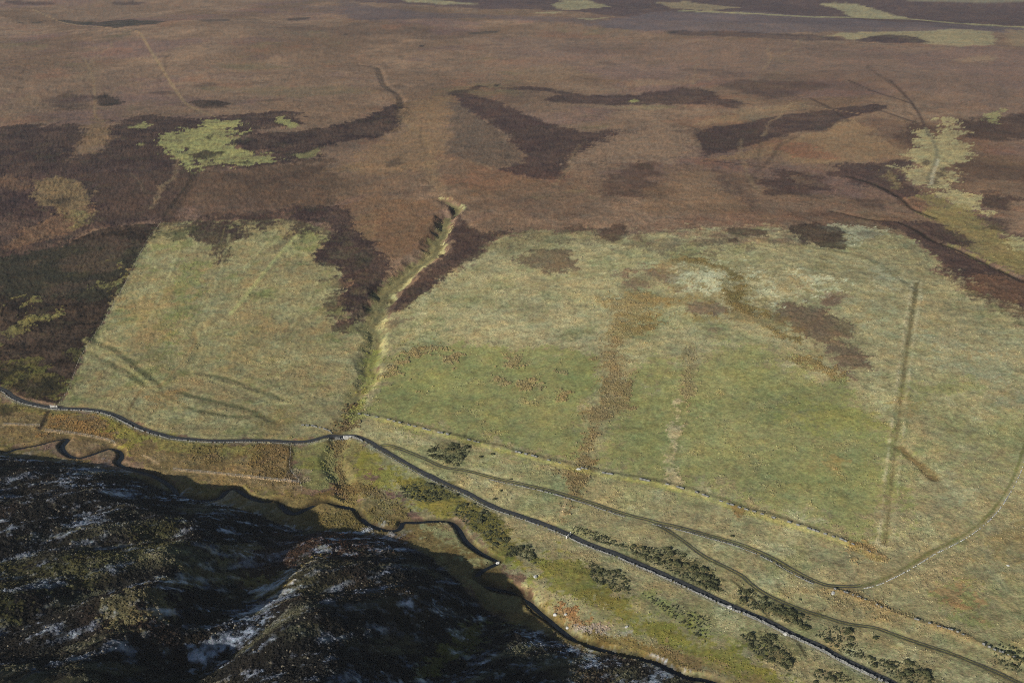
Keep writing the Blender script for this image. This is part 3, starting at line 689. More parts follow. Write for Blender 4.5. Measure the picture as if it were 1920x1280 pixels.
for q, c_, op in (([(1155, 515), (1195, 508), (1215, 530), (1175, 540)], (108, 84, 66), .6), ([(1205, 500), (1235, 505), (1270, 535), (1235, 530)], (108, 84, 66), .6), ([(1230, 505), (1260, 480), (1300, 492), (1290, 510), (1250, 515)], (132, 108, 66), .5),
                  ([(1290, 540), (1310, 540), (1340, 560), (1330, 566)], (118, 98, 56), .7), ([(1255, 575), (1300, 600), (1340, 605), (1300, 590)], (112, 92, 50), .6), ([(1440, 520), (1475, 512), (1500, 530), (1460, 545)], (124, 100, 58), .5),
                  ([(1545, 545), (1572, 548), (1562, 566)], (108, 86, 70), .7), ([(1420, 628), (1480, 640), (1470, 630)], (116, 96, 62), .5), ([(1180, 595), (1215, 590), (1235, 610), (1200, 625)], (112, 92, 52), .6),
                  ([(1620, 560), (1700, 580), (1690, 640), (1620, 620)], (136, 134, 104), .5), ([(1730, 620), (1840, 660), (1900, 720), (1780, 700)], (130, 132, 106), .45), ([(1740, 560), (1820, 600), (1780, 640)], (150, 126, 88), .35),
                  ([(1850, 740), (1960, 730), (1960, 760), (1880, 765)], (124, 120, 100), .5), ([(1640, 500), (1700, 520), (1690, 550), (1630, 540)], (158, 152, 122), .5)):
    patch(q, c_, op, 3, 6, mottle=.5)
patch([(930, 436), (1000, 424), (1120, 420), (1260, 450), (1380, 440), (1480, 448), (1400, 462), (1280, 472), (1160, 464), (1060, 448), (960, 456)], (84, 66, 54), .6, 4, 9, .5, mottle=.85)
# green pastures
G2 = patch([(766, 645), (830, 640), (900, 645), (960, 650), (1040, 655), (1112, 664), (1128, 680), (1122, 740), (1100, 790), (1112, 832), (1085, 872), (1000, 852), (900, 827), (820, 807), (740, 792), (700, 772), (698, 730), (718, 700), (740, 668)],
           GREEN, .92, 4, 6, .12)
G3 = patch([(1175, 692), (1220, 680), (1280, 690), (1340, 655), (1420, 650), (1480, 688), (1560, 720), (1620, 750), (1672, 770), (1677, 840), (1667, 900), (1655, 1005), (1620, 1003), (1540, 978), (1440, 948),
            (1340, 922), (1250, 900), (1180, 885), (1118, 862), (1140, 800), (1170, 750)], GREEN, .78, 8, 8, .14)
patch([(1220, 700), (1300, 680), (1420, 670), (1500, 700), (1460, 740), (1300, 750)], (140, 132, 86), .35, 15, 10, mottle=.5)
patch([(1480, 740), (1640, 770), (1660, 800), (1560, 810), (1490, 780)], (118, 114, 58), .5, 8, 8)
pasture = np.maximum(G2, G3)
put(pasture * np.clip(0.9 * fbm(GX, GY, 14, 4, 61, .7) - .28, 0, .8), (146, 126, 80))
put(pasture * np.clip(0.8 * fbm(GX, GY, 45, 3, 62) - .1, 0, .5), (124, 124, 72))
for q in ([(955, 665), (972, 662), (975, 690), (958, 690)], [(975, 715), (1030, 712), (1020, 728), (985, 726)], [(1050, 730), (1065, 735), (1060, 745)], [(925, 710), (955, 714), (945, 720)], [(1030, 692), (1050, 692), (1045, 700)],
          [(840, 670), (855, 668), (845, 690), (830, 695)], [(790, 720), (800, 728), (788, 745)], [(720, 690), (745, 680), (735, 700), (710, 705)], [(760, 650), (835, 640), (820, 665), (770, 668)]):
    patch(q, ORANGE, .75, 1.5, 4, .5, rush=.9)
patch([(1127, 660), (1150, 640), (1172, 660), (1178, 700), (1172, 740), (1162, 770), (1132, 790), (1118, 820), (1108, 850), (1092, 890), (1088, 920), (1078, 960), (1055, 968), (1060, 930), (1070, 880), (1095, 840), (1105, 800), (1088, 770), (1120, 755), (1132, 710)],
      (116, 97, 64), .88, 3, 4, .35, rush=.4)
patch([(1045, 882), (1100, 870), (1112, 890), (1090, 925), (1062, 920), (1072, 895)], (110, 92, 58), .7, 3, 4, .5, rush=.5)
stroke(line([(1062, 935), (1056, 955), (1050, 970)], 2), 1.2, (166, 144, 104), .8, .6)
patch([(1295, 655), (1306, 660), (1302, 690), (1294, 740), (1290, 780), (1280, 800), (1276, 745), (1288, 690)], (122, 104, 72), .7, 2, 3, .4, rush=.35)
patch([(1263, 745), (1280, 742), (1276, 800), (1270, 870), (1270, 906), (1252, 906), (1256, 850), (1262, 800)], (156, 140, 104), .9, 1.5, 2, .35)
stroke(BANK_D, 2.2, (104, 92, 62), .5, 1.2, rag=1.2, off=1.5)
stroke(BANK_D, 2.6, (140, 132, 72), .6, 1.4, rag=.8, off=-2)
TE = [1.6, 1.5, 1.3, 1.1, .9, .8, .7, .6]
stroke(BANK_E, 1.5, (100, 88, 58), .75, .7, rag=.9, taper=TE)
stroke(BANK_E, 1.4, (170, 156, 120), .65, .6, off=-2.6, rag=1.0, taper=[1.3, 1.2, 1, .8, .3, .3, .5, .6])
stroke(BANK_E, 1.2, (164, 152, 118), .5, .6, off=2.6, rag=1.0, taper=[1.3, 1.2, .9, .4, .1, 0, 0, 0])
stroke(DITCH_E, 4, (104, 82, 48), .75, 1.5, rag=1.5)
patch([(1670, 760), (1700, 745), (1715, 775), (1690, 790), (1665, 780)], (122, 98, 62), .5, 3, 5, mottle=.4)
patch([(1700, 720), (1800, 715), (1850, 730), (1780, 742), (1710, 740)], (122, 120, 66), .5, 5, 6, mottle=.4)
patch([(1800, 800), (1960, 760), (1960, 900), (1840, 880)], (118, 118, 74), .4, 15, 10, mottle=.5)
patch([(1840, 1010), (1920, 990), (1960, 1040), (1880, 1060), (1820, 1040)], (118, 98, 58), .6, 8, 8, mottle=.4)
patch([(1735, 1105), (1800, 1100), (1845, 1130), (1840, 1170), (1790, 1165), (1750, 1140)], (112, 112, 58), .6, 4, 5)
put(poly_mask([(1735, 1105), (1800, 1100), (1840, 1125), (1830, 1160), (1790, 1155), (1750, 1135)], 3, 3) * (fbm(GX, GY, 7, 3, 64, .7) > .05), (136, 112, 76))
patch([(1550, 1110), (1580, 1102), (1640, 1125), (1720, 1160), (1700, 1162), (1640, 1145), (1600, 1130), (1580, 1150), (1555, 1140)], (122, 100, 64), .6, 3, 4, .4, rush=.25)
patch([(1600, 1030), (1640, 1020), (1655, 1045), (1640, 1060), (1615, 1045)], (132, 100, 58), .6, 3, 4, rush=.4)
patch([(1540, 870), (1570, 860), (1575, 890), (1545, 895)], (128, 100, 60), .5, 3, 5, mottle=.5)
patch([(1380, 955), (1392, 958), (1386, 980), (1378, 975)], (118, 90, 52), .8, 1.5, 2)
stroke(BANK_R, 2.4, (134, 110, 72), .6, 1.2, rag=1)

# ---- slopes towards the stream
patch([(560, 822), (660, 812), (700, 845), (676, 870), (704, 912), (760, 945), (770, 970), (700, 940), (640, 915), (600, 880), (580, 840)], (122, 112, 68), .95, 3, 2, .3)
stroke(GULLY_LOW, 5.5, (98, 80, 48), .8, 1.5, rag=4, rel=.5, rush=.7)
patch([(735, 898), (800, 900), (870, 932), (922, 968), (955, 1010), (1014, 1092), (985, 1086), (940, 1038), (890, 990), (850, 968), (800, 958), (756, 942)], (118, 106, 42), .88, 4, 4, .2)
patch([(930, 1040), (960, 1045), (1005, 1085), (1020, 1100), (990, 1095), (950, 1065)], (110, 112, 42), .7, 3, 3, .2)
patch([(680, 848), (760, 880), (752, 900), (742, 932), (700, 912), (668, 872)], (116, 109, 46), .85, 4, 4, .2)
patch([(990, 1050), (1050, 1040), (1112, 1072), (1160, 1122), (1240, 1162), (1320, 1192), (1402, 1232), (1500, 1300), (1380, 1290), (1280, 1232), (1180, 1172), (1080, 1132), (1015, 1108)], (112, 106, 44), .88, 8, 6, .15)
patch([(1090, 1090), (1160, 1130), (1200, 1160), (1140, 1140)], (120, 100, 46), .5, 6, 5)
patch([(1200, 1110), (1300, 1160), (1380, 1200), (1330, 1190), (1230, 1150)], (108, 112, 50), .5, 8, 6)
patch([(1040, 1110), (1090, 1125), (1150, 1150), (1120, 1160), (1060, 1135)], (128, 122, 92), .6, 5, 5, mottle=.3)
patch([(1050, 1125), (1080, 1140), (1110, 1165), (1160, 1180), (1120, 1185), (1075, 1165), (1052, 1145)], (122, 78, 42), .8, 3, 4, rush=.5)
patch([(1080, 1168), (1120, 1170), (1172, 1180), (1175, 1192), (1120, 1186), (1085, 1178)], (148, 138, 124), .7, 3, 4, mottle=.3)
patch([(1100, 1190), (1180, 1195), (1280, 1225), (1340, 1262), (1300, 1266), (1230, 1236), (1160, 1215)], (112, 92, 48), .85, 3, 4)
patch([(1240, 1215), (1320, 1235), (1400, 1275), (1440, 1300), (1340, 1290), (1290, 1250)], (116, 96, 70), .6, 5, 5, mottle=.3)
patch([(660, 932), (720, 918), (748, 962), (712, 975), (680, 955)], (132, 124, 98), .75, 4, 4)
patch([(560, 925), (640, 912), (680, 930), (672, 955), (640, 942), (600, 934)], (118, 92, 54), .85, 3, 4)
patch([(640, 905), (680, 905), (740, 935), (770, 968), (752, 975), (730, 945), (680, 925)], (98, 80, 46), .75, 2, 3, rush=.5)
# valley floor to the left
patch([(-200, 780), (0, 752), (110, 768), (220, 788), (300, 818), (400, 830), (547, 833), (562, 912), (602, 936), (520, 932), (440, 912), (400, 928), (330, 908), (230, 850), (120, 822), (0, 842), (-200, 836)], (118, 98, 62), 1, 2, 2, .4)
m = poly_mask([(-200, 780), (110, 768), (400, 830), (547, 833), (602, 936), (400, 928), (230, 850), (-200, 836)], 2, 2)
put(m * np.clip(1.0 * fbm(GX, GY, 10, 4, 71, .7), 0, .6), (134, 114, 84))
put(m * np.clip(-.9 * N1, 0, .5), (100, 84, 46))
patch([(-60, 745), (40, 755), (140, 768), (200, 774), (190, 785), (90, 778), (0, 770)], (118, 108, 58), .7, 3, 3)
patch([(100, 782), (190, 776), (212, 800), (216, 826), (100, 806)], (126, 92, 48), .7, 3, 5, mottle=.3, rush=.5)
patch([(195, 776), (262, 812), (300, 820), (262, 832), (252, 852), (230, 842), (214, 802)], (120, 112, 50), .85, 3, 4)
patch([(270, 815), (400, 830), (480, 832), (480, 856), (400, 855), (300, 845)], (116, 110, 58), .7, 4, 4)
patch([(478, 830), (546, 830), (546, 892), (562, 902), (480, 902)], (100, 78, 40), .8, 8, 4, .5, rush=.6, mottle=.4)
patch([(360, 840), (420, 835), (410, 870), (370, 865)], (98, 80, 42), .7, 3, 4, .5, rush=.5)
patch([(545, 836), (612, 831), (626, 852), (632, 890), (622, 918), (570, 918), (566, 890), (546, 880)], (112, 109, 66), .9, 1.5, 1.5, .15)
patch([(548, 850), (600, 860), (620, 880), (560, 878)], (114, 108, 50), .6, 3, 3)
patch([(547, 878), (575, 880), (570, 900), (550, 900)], (124, 106, 84), .7, 2, 2)
patch([(0, 765), (30, 758), (32, 775), (5, 778)], (58, 48, 34), .8, 2, 3)
for p in ([(8, 796), (75, 799)], [(85, 807), (150, 815), (205, 826), (216, 832)], [(268, 853), (282, 860), (297, 870)], [(325, 881), (400, 888), (480, 896), (560, 905)]):
    stroke(line(p, 2), 1.1, (170, 142, 106), .85, .5)
stroke(line([(91, 772), (83, 786), (75, 803)], 2), 2.2, (44, 36, 28), .85, 1)
stroke(line([(543, 828), (545, 850), (543, 880), (548, 895), (563, 905)], 2), 2.0, (64, 52, 32), .7, 1)

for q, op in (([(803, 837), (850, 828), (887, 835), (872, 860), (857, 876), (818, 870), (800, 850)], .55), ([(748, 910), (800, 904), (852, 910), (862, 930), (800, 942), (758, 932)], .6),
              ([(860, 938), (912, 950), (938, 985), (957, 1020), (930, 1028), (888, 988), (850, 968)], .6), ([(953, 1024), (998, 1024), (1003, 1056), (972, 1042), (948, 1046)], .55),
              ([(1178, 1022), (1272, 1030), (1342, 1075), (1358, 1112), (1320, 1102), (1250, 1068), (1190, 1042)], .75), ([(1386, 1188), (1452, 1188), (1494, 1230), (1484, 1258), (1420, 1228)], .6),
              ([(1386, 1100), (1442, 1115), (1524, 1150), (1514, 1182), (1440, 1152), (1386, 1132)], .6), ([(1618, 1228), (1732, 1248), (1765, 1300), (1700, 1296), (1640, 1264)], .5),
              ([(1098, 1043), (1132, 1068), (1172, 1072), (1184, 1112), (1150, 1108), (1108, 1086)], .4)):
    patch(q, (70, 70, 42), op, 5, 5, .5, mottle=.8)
# worn strips along the tracks
stroke(ROAD_B, 2.2, (98, 90, 62), .6, .6, rag=.6, taper=[1] * 7 + [.5, .35, .3])
stroke(ROAD_B, 1.0, (104, 102, 58), .7, .4, rag=.4)
stroke(ROAD_C, 2.2, (88, 86, 50), .75, .6, rag=.5)
stroke(ROAD_A, 2.8, (74, 70, 54), .7, .7, rag=.6)
stroke(ROAD_A, 1.6, (134, 128, 104), .6, .6, rag=.5, off=-3.0)
for p_ in ([(1370, 1085), (1385, 1098), (1410, 1122), (1435, 1150), (1452, 1168), (1480, 1190), (1497, 1205), (1510, 1230)], ):
    stroke(line(p_, 2), 1.0, (58, 52, 34), .8, .6, rag=.4)
# sheep trods
for p_ in ([(660, 790), (740, 800), (860, 830), (1000, 868)], [(420, 430), (400, 520), (372, 600)], [(1300, 470), (1420, 500), (1600, 520), (1700, 560)], [(1180, 1195), (1260, 1215), (1330, 1240), (1420, 1290)],
           [(820, 560), (940, 540), (1080, 545)], [(1700, 880), (1800, 900), (1920, 960)], [(480, 880), (420, 862), (320, 850)], [(1000, 1010), (1080, 1040), (1200, 1090), (1330, 1130)]):
    stroke(line(p_, 3), .7, (126, 112, 74), .5, .5, rag=.4)

# ---- the near hill
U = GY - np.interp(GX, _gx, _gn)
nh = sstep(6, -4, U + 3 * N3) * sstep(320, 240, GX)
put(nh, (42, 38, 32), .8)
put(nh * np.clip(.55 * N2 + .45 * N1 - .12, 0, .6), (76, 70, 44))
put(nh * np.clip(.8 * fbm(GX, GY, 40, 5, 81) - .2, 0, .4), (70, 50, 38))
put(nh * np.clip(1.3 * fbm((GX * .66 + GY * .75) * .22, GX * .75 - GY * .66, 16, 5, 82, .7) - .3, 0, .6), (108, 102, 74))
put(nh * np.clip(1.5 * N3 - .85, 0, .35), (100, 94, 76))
valley = sstep(-2, 3, U + 2 * N3) * sstep(60, 25, np.abs(U)) * poly_mask([(-200, 780), (330, 905), (700, 930), (900, 1020), (1070, 1180), (1300, 1265), (1060, 1225), (880, 1100), (560, 995), (0, 860)], 3, 4)
put(valley * .7, OLIVE)
put(valley * np.clip(N1, 0, .7), (92, 72, 40))
patch([(430, 1010), (520, 986), (700, 1000), (760, 1010), (640, 1042), (540, 1064), (450, 1064)], (84, 60, 44), .7, 5, 6, mottle=.5)
patch([(480, 1062), (560, 1050), (605, 1030), (585, 1060), (510, 1092)], (122, 106, 58), .8, 4, 5)
patch([(560, 955), (640, 955), (740, 985), (700, 1000), (580, 985)], (92, 80, 40), .8, 4, 5, rush=.5)
patch([(775, 1244), (828, 1192), (870, 1160), (905, 1138), (985, 1146), (910, 1152), (872, 1192), (822, 1244)], (92, 88, 42), .8, 4, 4)
patch([(795, 985), (862, 998), (884, 1040), (922, 1060), (884, 1072), (852, 1052), (826, 1022)], (122, 118, 82), .85, 4, 4)
patch([(860, 1080), (960, 1100), (1005, 1140), (960, 1130), (900, 1105)], (104, 96, 64), .7, 4, 5)
patch([(200, 1150), (330, 1060), (470, 992), (484, 1002), (400, 1056), (300, 1118), (220, 1170)], (118, 106, 70), .6, 4, 6, mottle=.3)
patch([(0, 1080), (140, 1040), (300, 1000), (330, 1020), (160, 1070), (0, 1130)], (84, 80, 42), .5, 8, 10, mottle=.5)
patch([(640, 1110), (760, 1100), (800, 1140), (700, 1170), (620, 1150)], (70, 58, 40), .5, 10, 10, mottle=.5)
# hoar frost lying in the cold hollows
FN = fbm(GX, GY, 11, 5, 91, .75)
FS = fbm((GX * .66 + GY * .75) * .22, GX * .75 - GY * .66, 7, 4, 93, .7)
def frost(pts, op, thr=0.0, rag=6):
    m = poly_mask(pts, 4, rag)
    put(m * (.15 + .85 * nh) * op * .62 * sstep(thr - .05, thr + 1.0, .7 * FN + .3 * N3 + .2 * NM + .8 * FS), FROST, .6)
frost([(345, 1210), (388, 1150), (430, 1110), (480, 1078), (530, 1058), (565, 1052), (532, 1082), (490, 1122), (452, 1152), (420, 1184), (380, 1214)], .55, -.35)
frost([(556, 1044), (600, 1015), (660, 1000), (722, 993), (740, 1000), (700, 1014), (640, 1034), (580, 1058)], .8, -.05)
frost([(655, 1010), (700, 1000), (760, 985), (770, 995), (700, 1025)], .6, .1)
frost([(735, 1134), (790, 1108), (824, 1118), (802, 1148), (758, 1148)], .7, -.1)
frost([(955, 1160), (1000, 1168), (1042, 1188), (1074, 1226), (1062, 1238), (1012, 1218), (978, 1192)], .85, -.3)
frost([(1075, 1222), (1140, 1226), (1200, 1238), (1240, 1290), (1100, 1290), (1084, 1250)], .7, -.05)
frost([(690, 1290), (715, 1248), (800, 1240), (1000, 1238), (1070, 1290)], .55, -.05)
frost([(325, 922), (400, 926), (440, 914), (480, 938), (540, 978), (470, 956), (380, 946), (335, 942)], .9, -.2, 3)
frost([(200, 922), (260, 915), (330, 912), (340, 938), (230, 936)], .8, 0, 4)
frost([(-80, 846), (0, 846), (40, 846), (130, 850), (150, 866), (40, 866), (-80, 860)], .9, -.05, 3)
frost([(95, 908), (140, 880), (200, 866), (225, 872), (160, 902), (120, 914)], .75, -.2, 4)
frost([(150, 855), (230, 870), (240, 885), (160, 868)], .6, 0, 3)
frost([(500, 985), (560, 978), (720, 992), (720, 1006), (600, 1000), (520, 998)], .75, .05, 3)
frost([(400, 950), (480, 985), (470, 1010), (420, 990)], .6, 0)
frost([(780, 1190), (860, 1160), (1000, 1180), (940, 1220), (820, 1230)], .25, .2)
frost([(860, 1120), (930, 1140), (960, 1160), (900, 1160)], .5, -.1, 4)
frost([(395, 1210), (470, 1160), (560, 1180), (520, 1270), (420, 1270)], .3, .2)
frost([(-60, 990), (120, 960), (240, 950), (200, 990), (0, 1030)], .5, .05, 8)
frost([(200, 1130), (320, 1080), (360, 1090), (280, 1150)], .5, 0, 8)
frost([(640, 1000), (700, 985), (752, 985), (700, 1000)], .7, -.1, 2)
put(nh * .30 * sstep(.1, 1.1, .8 * FS + .5 * FN + .3 * N3), FROST)
# frost also whitens some of the shaded stream margins
sd_, ss_, sf_ = path_dist(GX, GY, STREAM, 9)
put(np.where(sd_ < 8, sstep(6, 2, sd_) * sstep(.3, .9, FN + .4 * N3) * .35 * (U < 6), 0).astype(np.float32), FROST)
put(np.where(sd_ < 4, sstep(2.6, 1.3, sd_ + .5 * N3), 0).astype(np.float32) * .7, (52, 46, 32))

# ---- fine growth variation between neighbouring tufts
dark = sstep(.085, .04, VEG.mean(1)) * (1 - nh)
put(dark * np.clip(1.3 * (fbm(GX, GY, 60, 6, 111, .72) - .15), 0, .32), (98, 76, 62))
put(dark * np.clip(1.3 * (fbm(GX, GY, 25, 5, 112, .72) - .28), 0, .22), (92, 84, 58))
NB = fbm(GX, GY, 34, 5, 17, .7)
NH = fbm(GX, GY, 9, 4, 18, .7)
tuft = 1 + np.clip(0.20 * N3 + 0.16 * NM + (.10 + .08 * FADE) * NB + .10 * N4 + .10 * NL, -.5, .5)
VEG *= tuft[:, None].astype(np.float32)
VEG *= np.stack([1 + .10 * NH + .05 * NB, 1 + .0 * NH, 1 - .08 * NH - .06 * NB], 1).astype(np.float32)

# ------------------------------------------------------------------ growth relief
keep = np.ones(NX * NY, np.float32)
for road in (ROAD_A, ROAD_B, ROAD_C):
    d, s, f = path_dist(GX, GY, road, 7)
    keep = np.minimum(keep, sstep(1.7, 3.2, np.minimum(d, 50)))
keep = np.minimum(keep, sstep(1.2, 3.5, np.minimum(sd_, 50)))
N5 = fbm(GX, GY, 1.6, 2, 15, 0.7)
amp = REL * (0.30 * NM + 0.22 * N5 + 0.5 * N3) + .20 * NH + .12 * N1
grow = np.clip(MPP / 0.22, 0.8, 2.0)
GZ = GH + .7 * (REL - .3) * keep + amp * keep * np.minimum(grow, 1.5) * 0.8

def new_mesh(name, verts, faces_flat, nper):
    """verts (n,3); faces_flat flat index array, all faces with nper corners"""
    me = bpy.data.meshes.new(name)
    nv = len(verts); nf = len(faces_flat) // nper
    me.vertices.add(nv)
    me.vertices.foreach_set('co', np.ascontiguousarray(verts, np.float32).ravel())
    me.loops.add(nf * nper)
    me.loops.foreach_set('vertex_index', np.ascontiguousarray(faces_flat, np.int32))
    me.polygons.add(nf)
    me.polygons.foreach_set('loop_start', np.arange(0, nf * nper, nper, dtype=np.int32))
    me.polygons.foreach_set('loop_total', np.full(nf, nper, np.int32))
    me.update(calc_edges=True)
    me.validate()
    return me

def color_attr(me, name, rgba):
    a = me.attributes.new(name, 'FLOAT_COLOR', 'POINT')
    a.data.foreach_set('color', np.ascontiguousarray(rgba, np.float32).ravel())

def add(name, me, mat, label=None, cat=None, group=None, kind=None, parent=None, smooth=False):
    o = bpy.data.objects.new(name, me)
    col.objects.link(o)
    if me is not None and mat is not None and not me.materials:
        me.materials.append(mat)
    if smooth and me is not None:
        me.polygons.foreach_set('use_smooth', np.ones(len(me.polygons), bool))
    for k, v in (('label', label), ('category', cat), ('group', group), ('kind', kind)):
        if v:
            o[k] = v
    if parent is not None:
        o.parent = parent
    return o

# ------------------------------------------------------------------ materials
def nodes_of(name):
    m = bpy.data.materials.new(name); m.use_nodes = True
    nt = m.node_tree
    return m, nt, nt.nodes['Principled BSDF']

def mk_ground():
    m, nt, b = nodes_of('moorland_growth')
    N = nt.nodes; L = nt.links
    at = N.new('ShaderNodeAttribute'); at.attribute_name = 'growth'
    tc = N.new('ShaderNodeTexCoord')
    n1 = N.new('ShaderNodeTexNoise'); n1.inputs['Scale'].default_value = 0.9; n1.inputs['Detail'].default_value = 5; n1.inputs['Roughness'].default_value = .7
    n2 = N.new('ShaderNodeTexNoise'); n2.inputs['Scale'].default_value = 0.16; n2.inputs['Detail'].default_value = 4
    n3 = N.new('ShaderNodeTexNoise'); n3.inputs['Scale'].default_value = 1.7; n3.inputs['Detail'].default_value = 2
    for n in (n1, n2, n3):
        L.new(tc.outputs['Object'], n.inputs['Vector'])
    r1 = N.new('ShaderNodeMapRange'); r1.inputs[1].default_value = .28; r1.inputs[2].default_value = .72; r1.inputs[3].default_value = .64; r1.inputs[4].default_value = 1.38
    L.new(n1.outputs['Fac'], r1.inputs[0])
    mul = N.new('ShaderNodeMix'); mul.data_type = 'RGBA'; mul.blend_type = 'MULTIPLY'; mul.inputs[0].default_value = 1
    L.new(at.outputs['Color'], mul.inputs[6]); L.new(r1.outputs[0], mul.inputs[7])
    ramp = N.new('ShaderNodeValToRGB')
    ramp.color_ramp.elements[0].position = .32; ramp.color_ramp.elements[0].color = (.80, .98, .74, 1)
    ramp.color_ramp.elements[1].position = .68; ramp.color_ramp.elements[1].color = (1.20, 1.02, .98, 1)
    L.new(n3.outputs['Fac'], ramp.inputs[0])
    mul2 = N.new('ShaderNodeMix'); mul2.data_type = 'RGBA'; mul2.blend_type = 'MULTIPLY'; mul2.inputs[0].default_value = .6
    L.new(mul.outputs[2], mul2.inputs[6]); L.new(ramp.outputs[0], mul2.inputs[7])
    L.new(mul2.outputs[2], b.inputs['Base Color'])
    b.inputs['Roughness'].default_value = .95
    b.inputs['Specular IOR Level'].default_value = .08
    bp = N.new('ShaderNodeBump'); bp.inputs['Strength'].default_value = .9
    mu = N.new('ShaderNodeMath'); mu.operation = 'MULTIPLY'; mu.inputs[1].default_value = 1.2
    L.new(at.outputs['Alpha'], mu.inputs[0]); L.new(mu.outputs[0], bp.inputs['Distance'])
    L.new(n1.outputs['Fac'], bp.inputs['Height'])
    L.new(bp.outputs[0], b.inputs['Normal'])
    return m
MAT_GROUND = mk_ground()

def mk_plain(name, c1, c2, scale, rough=.9, attr=None, bump=0.0, spec=.1):
    m, nt, b = nodes_of(name)
    N = nt.nodes; L = nt.links
    tc = N.new('ShaderNodeTexCoord')
    n1 = N.new('ShaderNodeTexNoise'); n1.inputs['Scale'].default_value = scale; n1.inputs['Detail'].default_value = 5; n1.inputs['Roughness'].default_value = .65
    L.new(tc.outputs['Object'], n1.inputs['Vector'])
    ramp = N.new('ShaderNodeValToRGB')
    ramp.color_ramp.elements[0].position = .35; ramp.color_ramp.elements[0].color = (*c1, 1)
    ramp.color_ramp.elements[1].position = .68; ramp.color_ramp.elements[1].color = (*c2, 1)
    L.new(n1.outputs['Fac'], ramp.inputs[0])
    if attr:
        at = N.new('ShaderNodeAttribute'); at.attribute_name = attr
        mul = N.new('ShaderNodeMix'); mul.data_type = 'RGBA'; mul.blend_type = 'MULTIPLY'; mul.inputs[0].default_value = 1
        L.new(at.outputs['Color'], mul.inputs[6]); L.new(ramp.outputs[0], mul.inputs[7])
        L.new(mul.outputs[2], b.inputs['Base Color'])
    else:
        L.new(ramp.outputs[0], b.inputs['Base Color'])
    b.inputs['Roughness'].default_value = rough
    b.inputs['Specular IOR Level'].default_value = spec
    if bump:
        bp = N.new('ShaderNodeBump'); bp.inputs['Distance'].default_value = bump; bp.inputs['Strength'].default_value = .8
        L.new(n1.outputs['Fac'], bp.inputs['Height']); L.new(bp.outputs[0], b.inputs['Normal'])
    return m
MAT_LANE = mk_plain('worn_tarmac', (.030, .032, .034), (.070, .072, .070), .9, .85, bump=.03)
MAT_TRACK = mk_plain('wet_earth_ruts', (.048, .048, .038), (.12, .112, .08), .8, .9, bump=.05)
MAT_VERGE = mk_plain('grassy_crown', (.10, .10, .05), (.20, .18, .10), 1.2, .95, bump=.06)
MAT_STONE = mk_plain('drystone', (.10, .10, .095), (.26, .26, .24), .8, .9, bump=.05)
MAT_PALE_STONE = mk_plain('pale_lichened_stone', (.28, .28, .26), (.60, .59, .55), 1.5, .9, bump=.04)
MAT_WOOD = mk_plain('weathered_wood', (.20, .17, .13), (.38, .34, .28), 3, .9)
MAT_WIRE = mk_plain('galvanised_wire', (.30, .30, .30), (.42, .42, .42), 5, .5)
MAT_PALEWOOD = mk_plain('bleached_wood', (.5, .48, .42), (.7, .68, .62), 3, .9)
MAT_GORSE = mk_plain('gorse_needles', (.62, .62, .55), (1.25, 1.25, 1.2), 2.2, .8, attr='growth')
MAT_TUFT = mk_plain('rush_blades', (.6, .6, .6), (1.3, 1.3, 1.3), 1.5, .9, attr='growth')
m, nt, b = nodes_of('peaty_water')
b.inputs['Base Color'].default_value = (.010, .013, .016, 1); b.inputs['Roughness'].default_value = .25; b.inputs['IOR'].default_value = 1.33; b.inputs['Specular IOR Level'].default_value = .2
nz = nt.nodes.new('ShaderNodeTexNoise'); nz.inputs['Scale'].default_value = 1.6; nz.inputs['Detail'].default_value = 3
tc = nt.nodes.new('ShaderNodeTexCoord'); nt.links.new(tc.outputs['Object'], nz.inputs['Vector'])
bp = nt.nodes.new('ShaderNodeBump'); bp.inputs['Distance'].default_value = .05; bp.inputs['Strength'].default_value = .5
nt.links.new(nz.outputs['Fac'], bp.inputs['Height']); nt.links.new(bp.outputs[0], b.inputs['Normal'])
MAT_WATER = m

# ------------------------------------------------------------------ ground object
iy, ix = np.meshgrid(np.arange(NY - 1), np.arange(NX - 1), indexing='ij')
v0 = (iy * NX + ix).ravel()
quads = np.stack([v0, v0 + 1, v0 + NX + 1, v0 + NX], 1).ravel()
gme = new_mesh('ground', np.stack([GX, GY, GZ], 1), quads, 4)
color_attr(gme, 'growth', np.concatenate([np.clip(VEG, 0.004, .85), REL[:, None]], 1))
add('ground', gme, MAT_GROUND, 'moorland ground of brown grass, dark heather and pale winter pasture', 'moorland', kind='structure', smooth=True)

# ------------------------------------------------------------------ lanes and stream (sheets just above the ground)
def normals(path):
    t = np.gradient(path, axis=0); t /= np.linalg.norm(t, axis=1)[:, None] + 1e-9
    return np.stack([-t[:, 1], t[:, 0]], 1)

def ribbon(name, path, offs, lift, mat, label, cat, kind='structure', wob=0.0, parent=None, crown=None, level=None):
    n = normals(path); k = len(offs)
    w = np.ones(len(path)) if not wob else 1 + wob * fbm(path[:, 0], path[:, 1], 9, 3, 44)
    P = path[:, None, :] + n[:, None, :] * (np.asarray(offs)[None, :, None] * w[:, None, None])
    if level is None:
        Z = height(P[..., 0].ravel(), P[..., 1].ravel()).reshape(len(path), k) + lift
    else:
        Z = np.repeat(level[:, None], k, 1) + lift
    if crown is not None:
        Z = Z + np.asarray(crown)[None]
    V = np.concatenate([P, Z[..., None]], 2).reshape(-1, 3)
    a, c = np.meshgrid(np.arange(len(path) - 1), np.arange(k - 1), indexing='ij')
    q = (a * k + c).ravel()
    F = np.stack([q, q + 1, q + k + 1, q + k], 1)[:, ::-1].ravel()
    me = new_mesh(name, V, F, 4)
    return add(name, me, mat, label, cat, kind=kind, parent=parent, smooth=True)

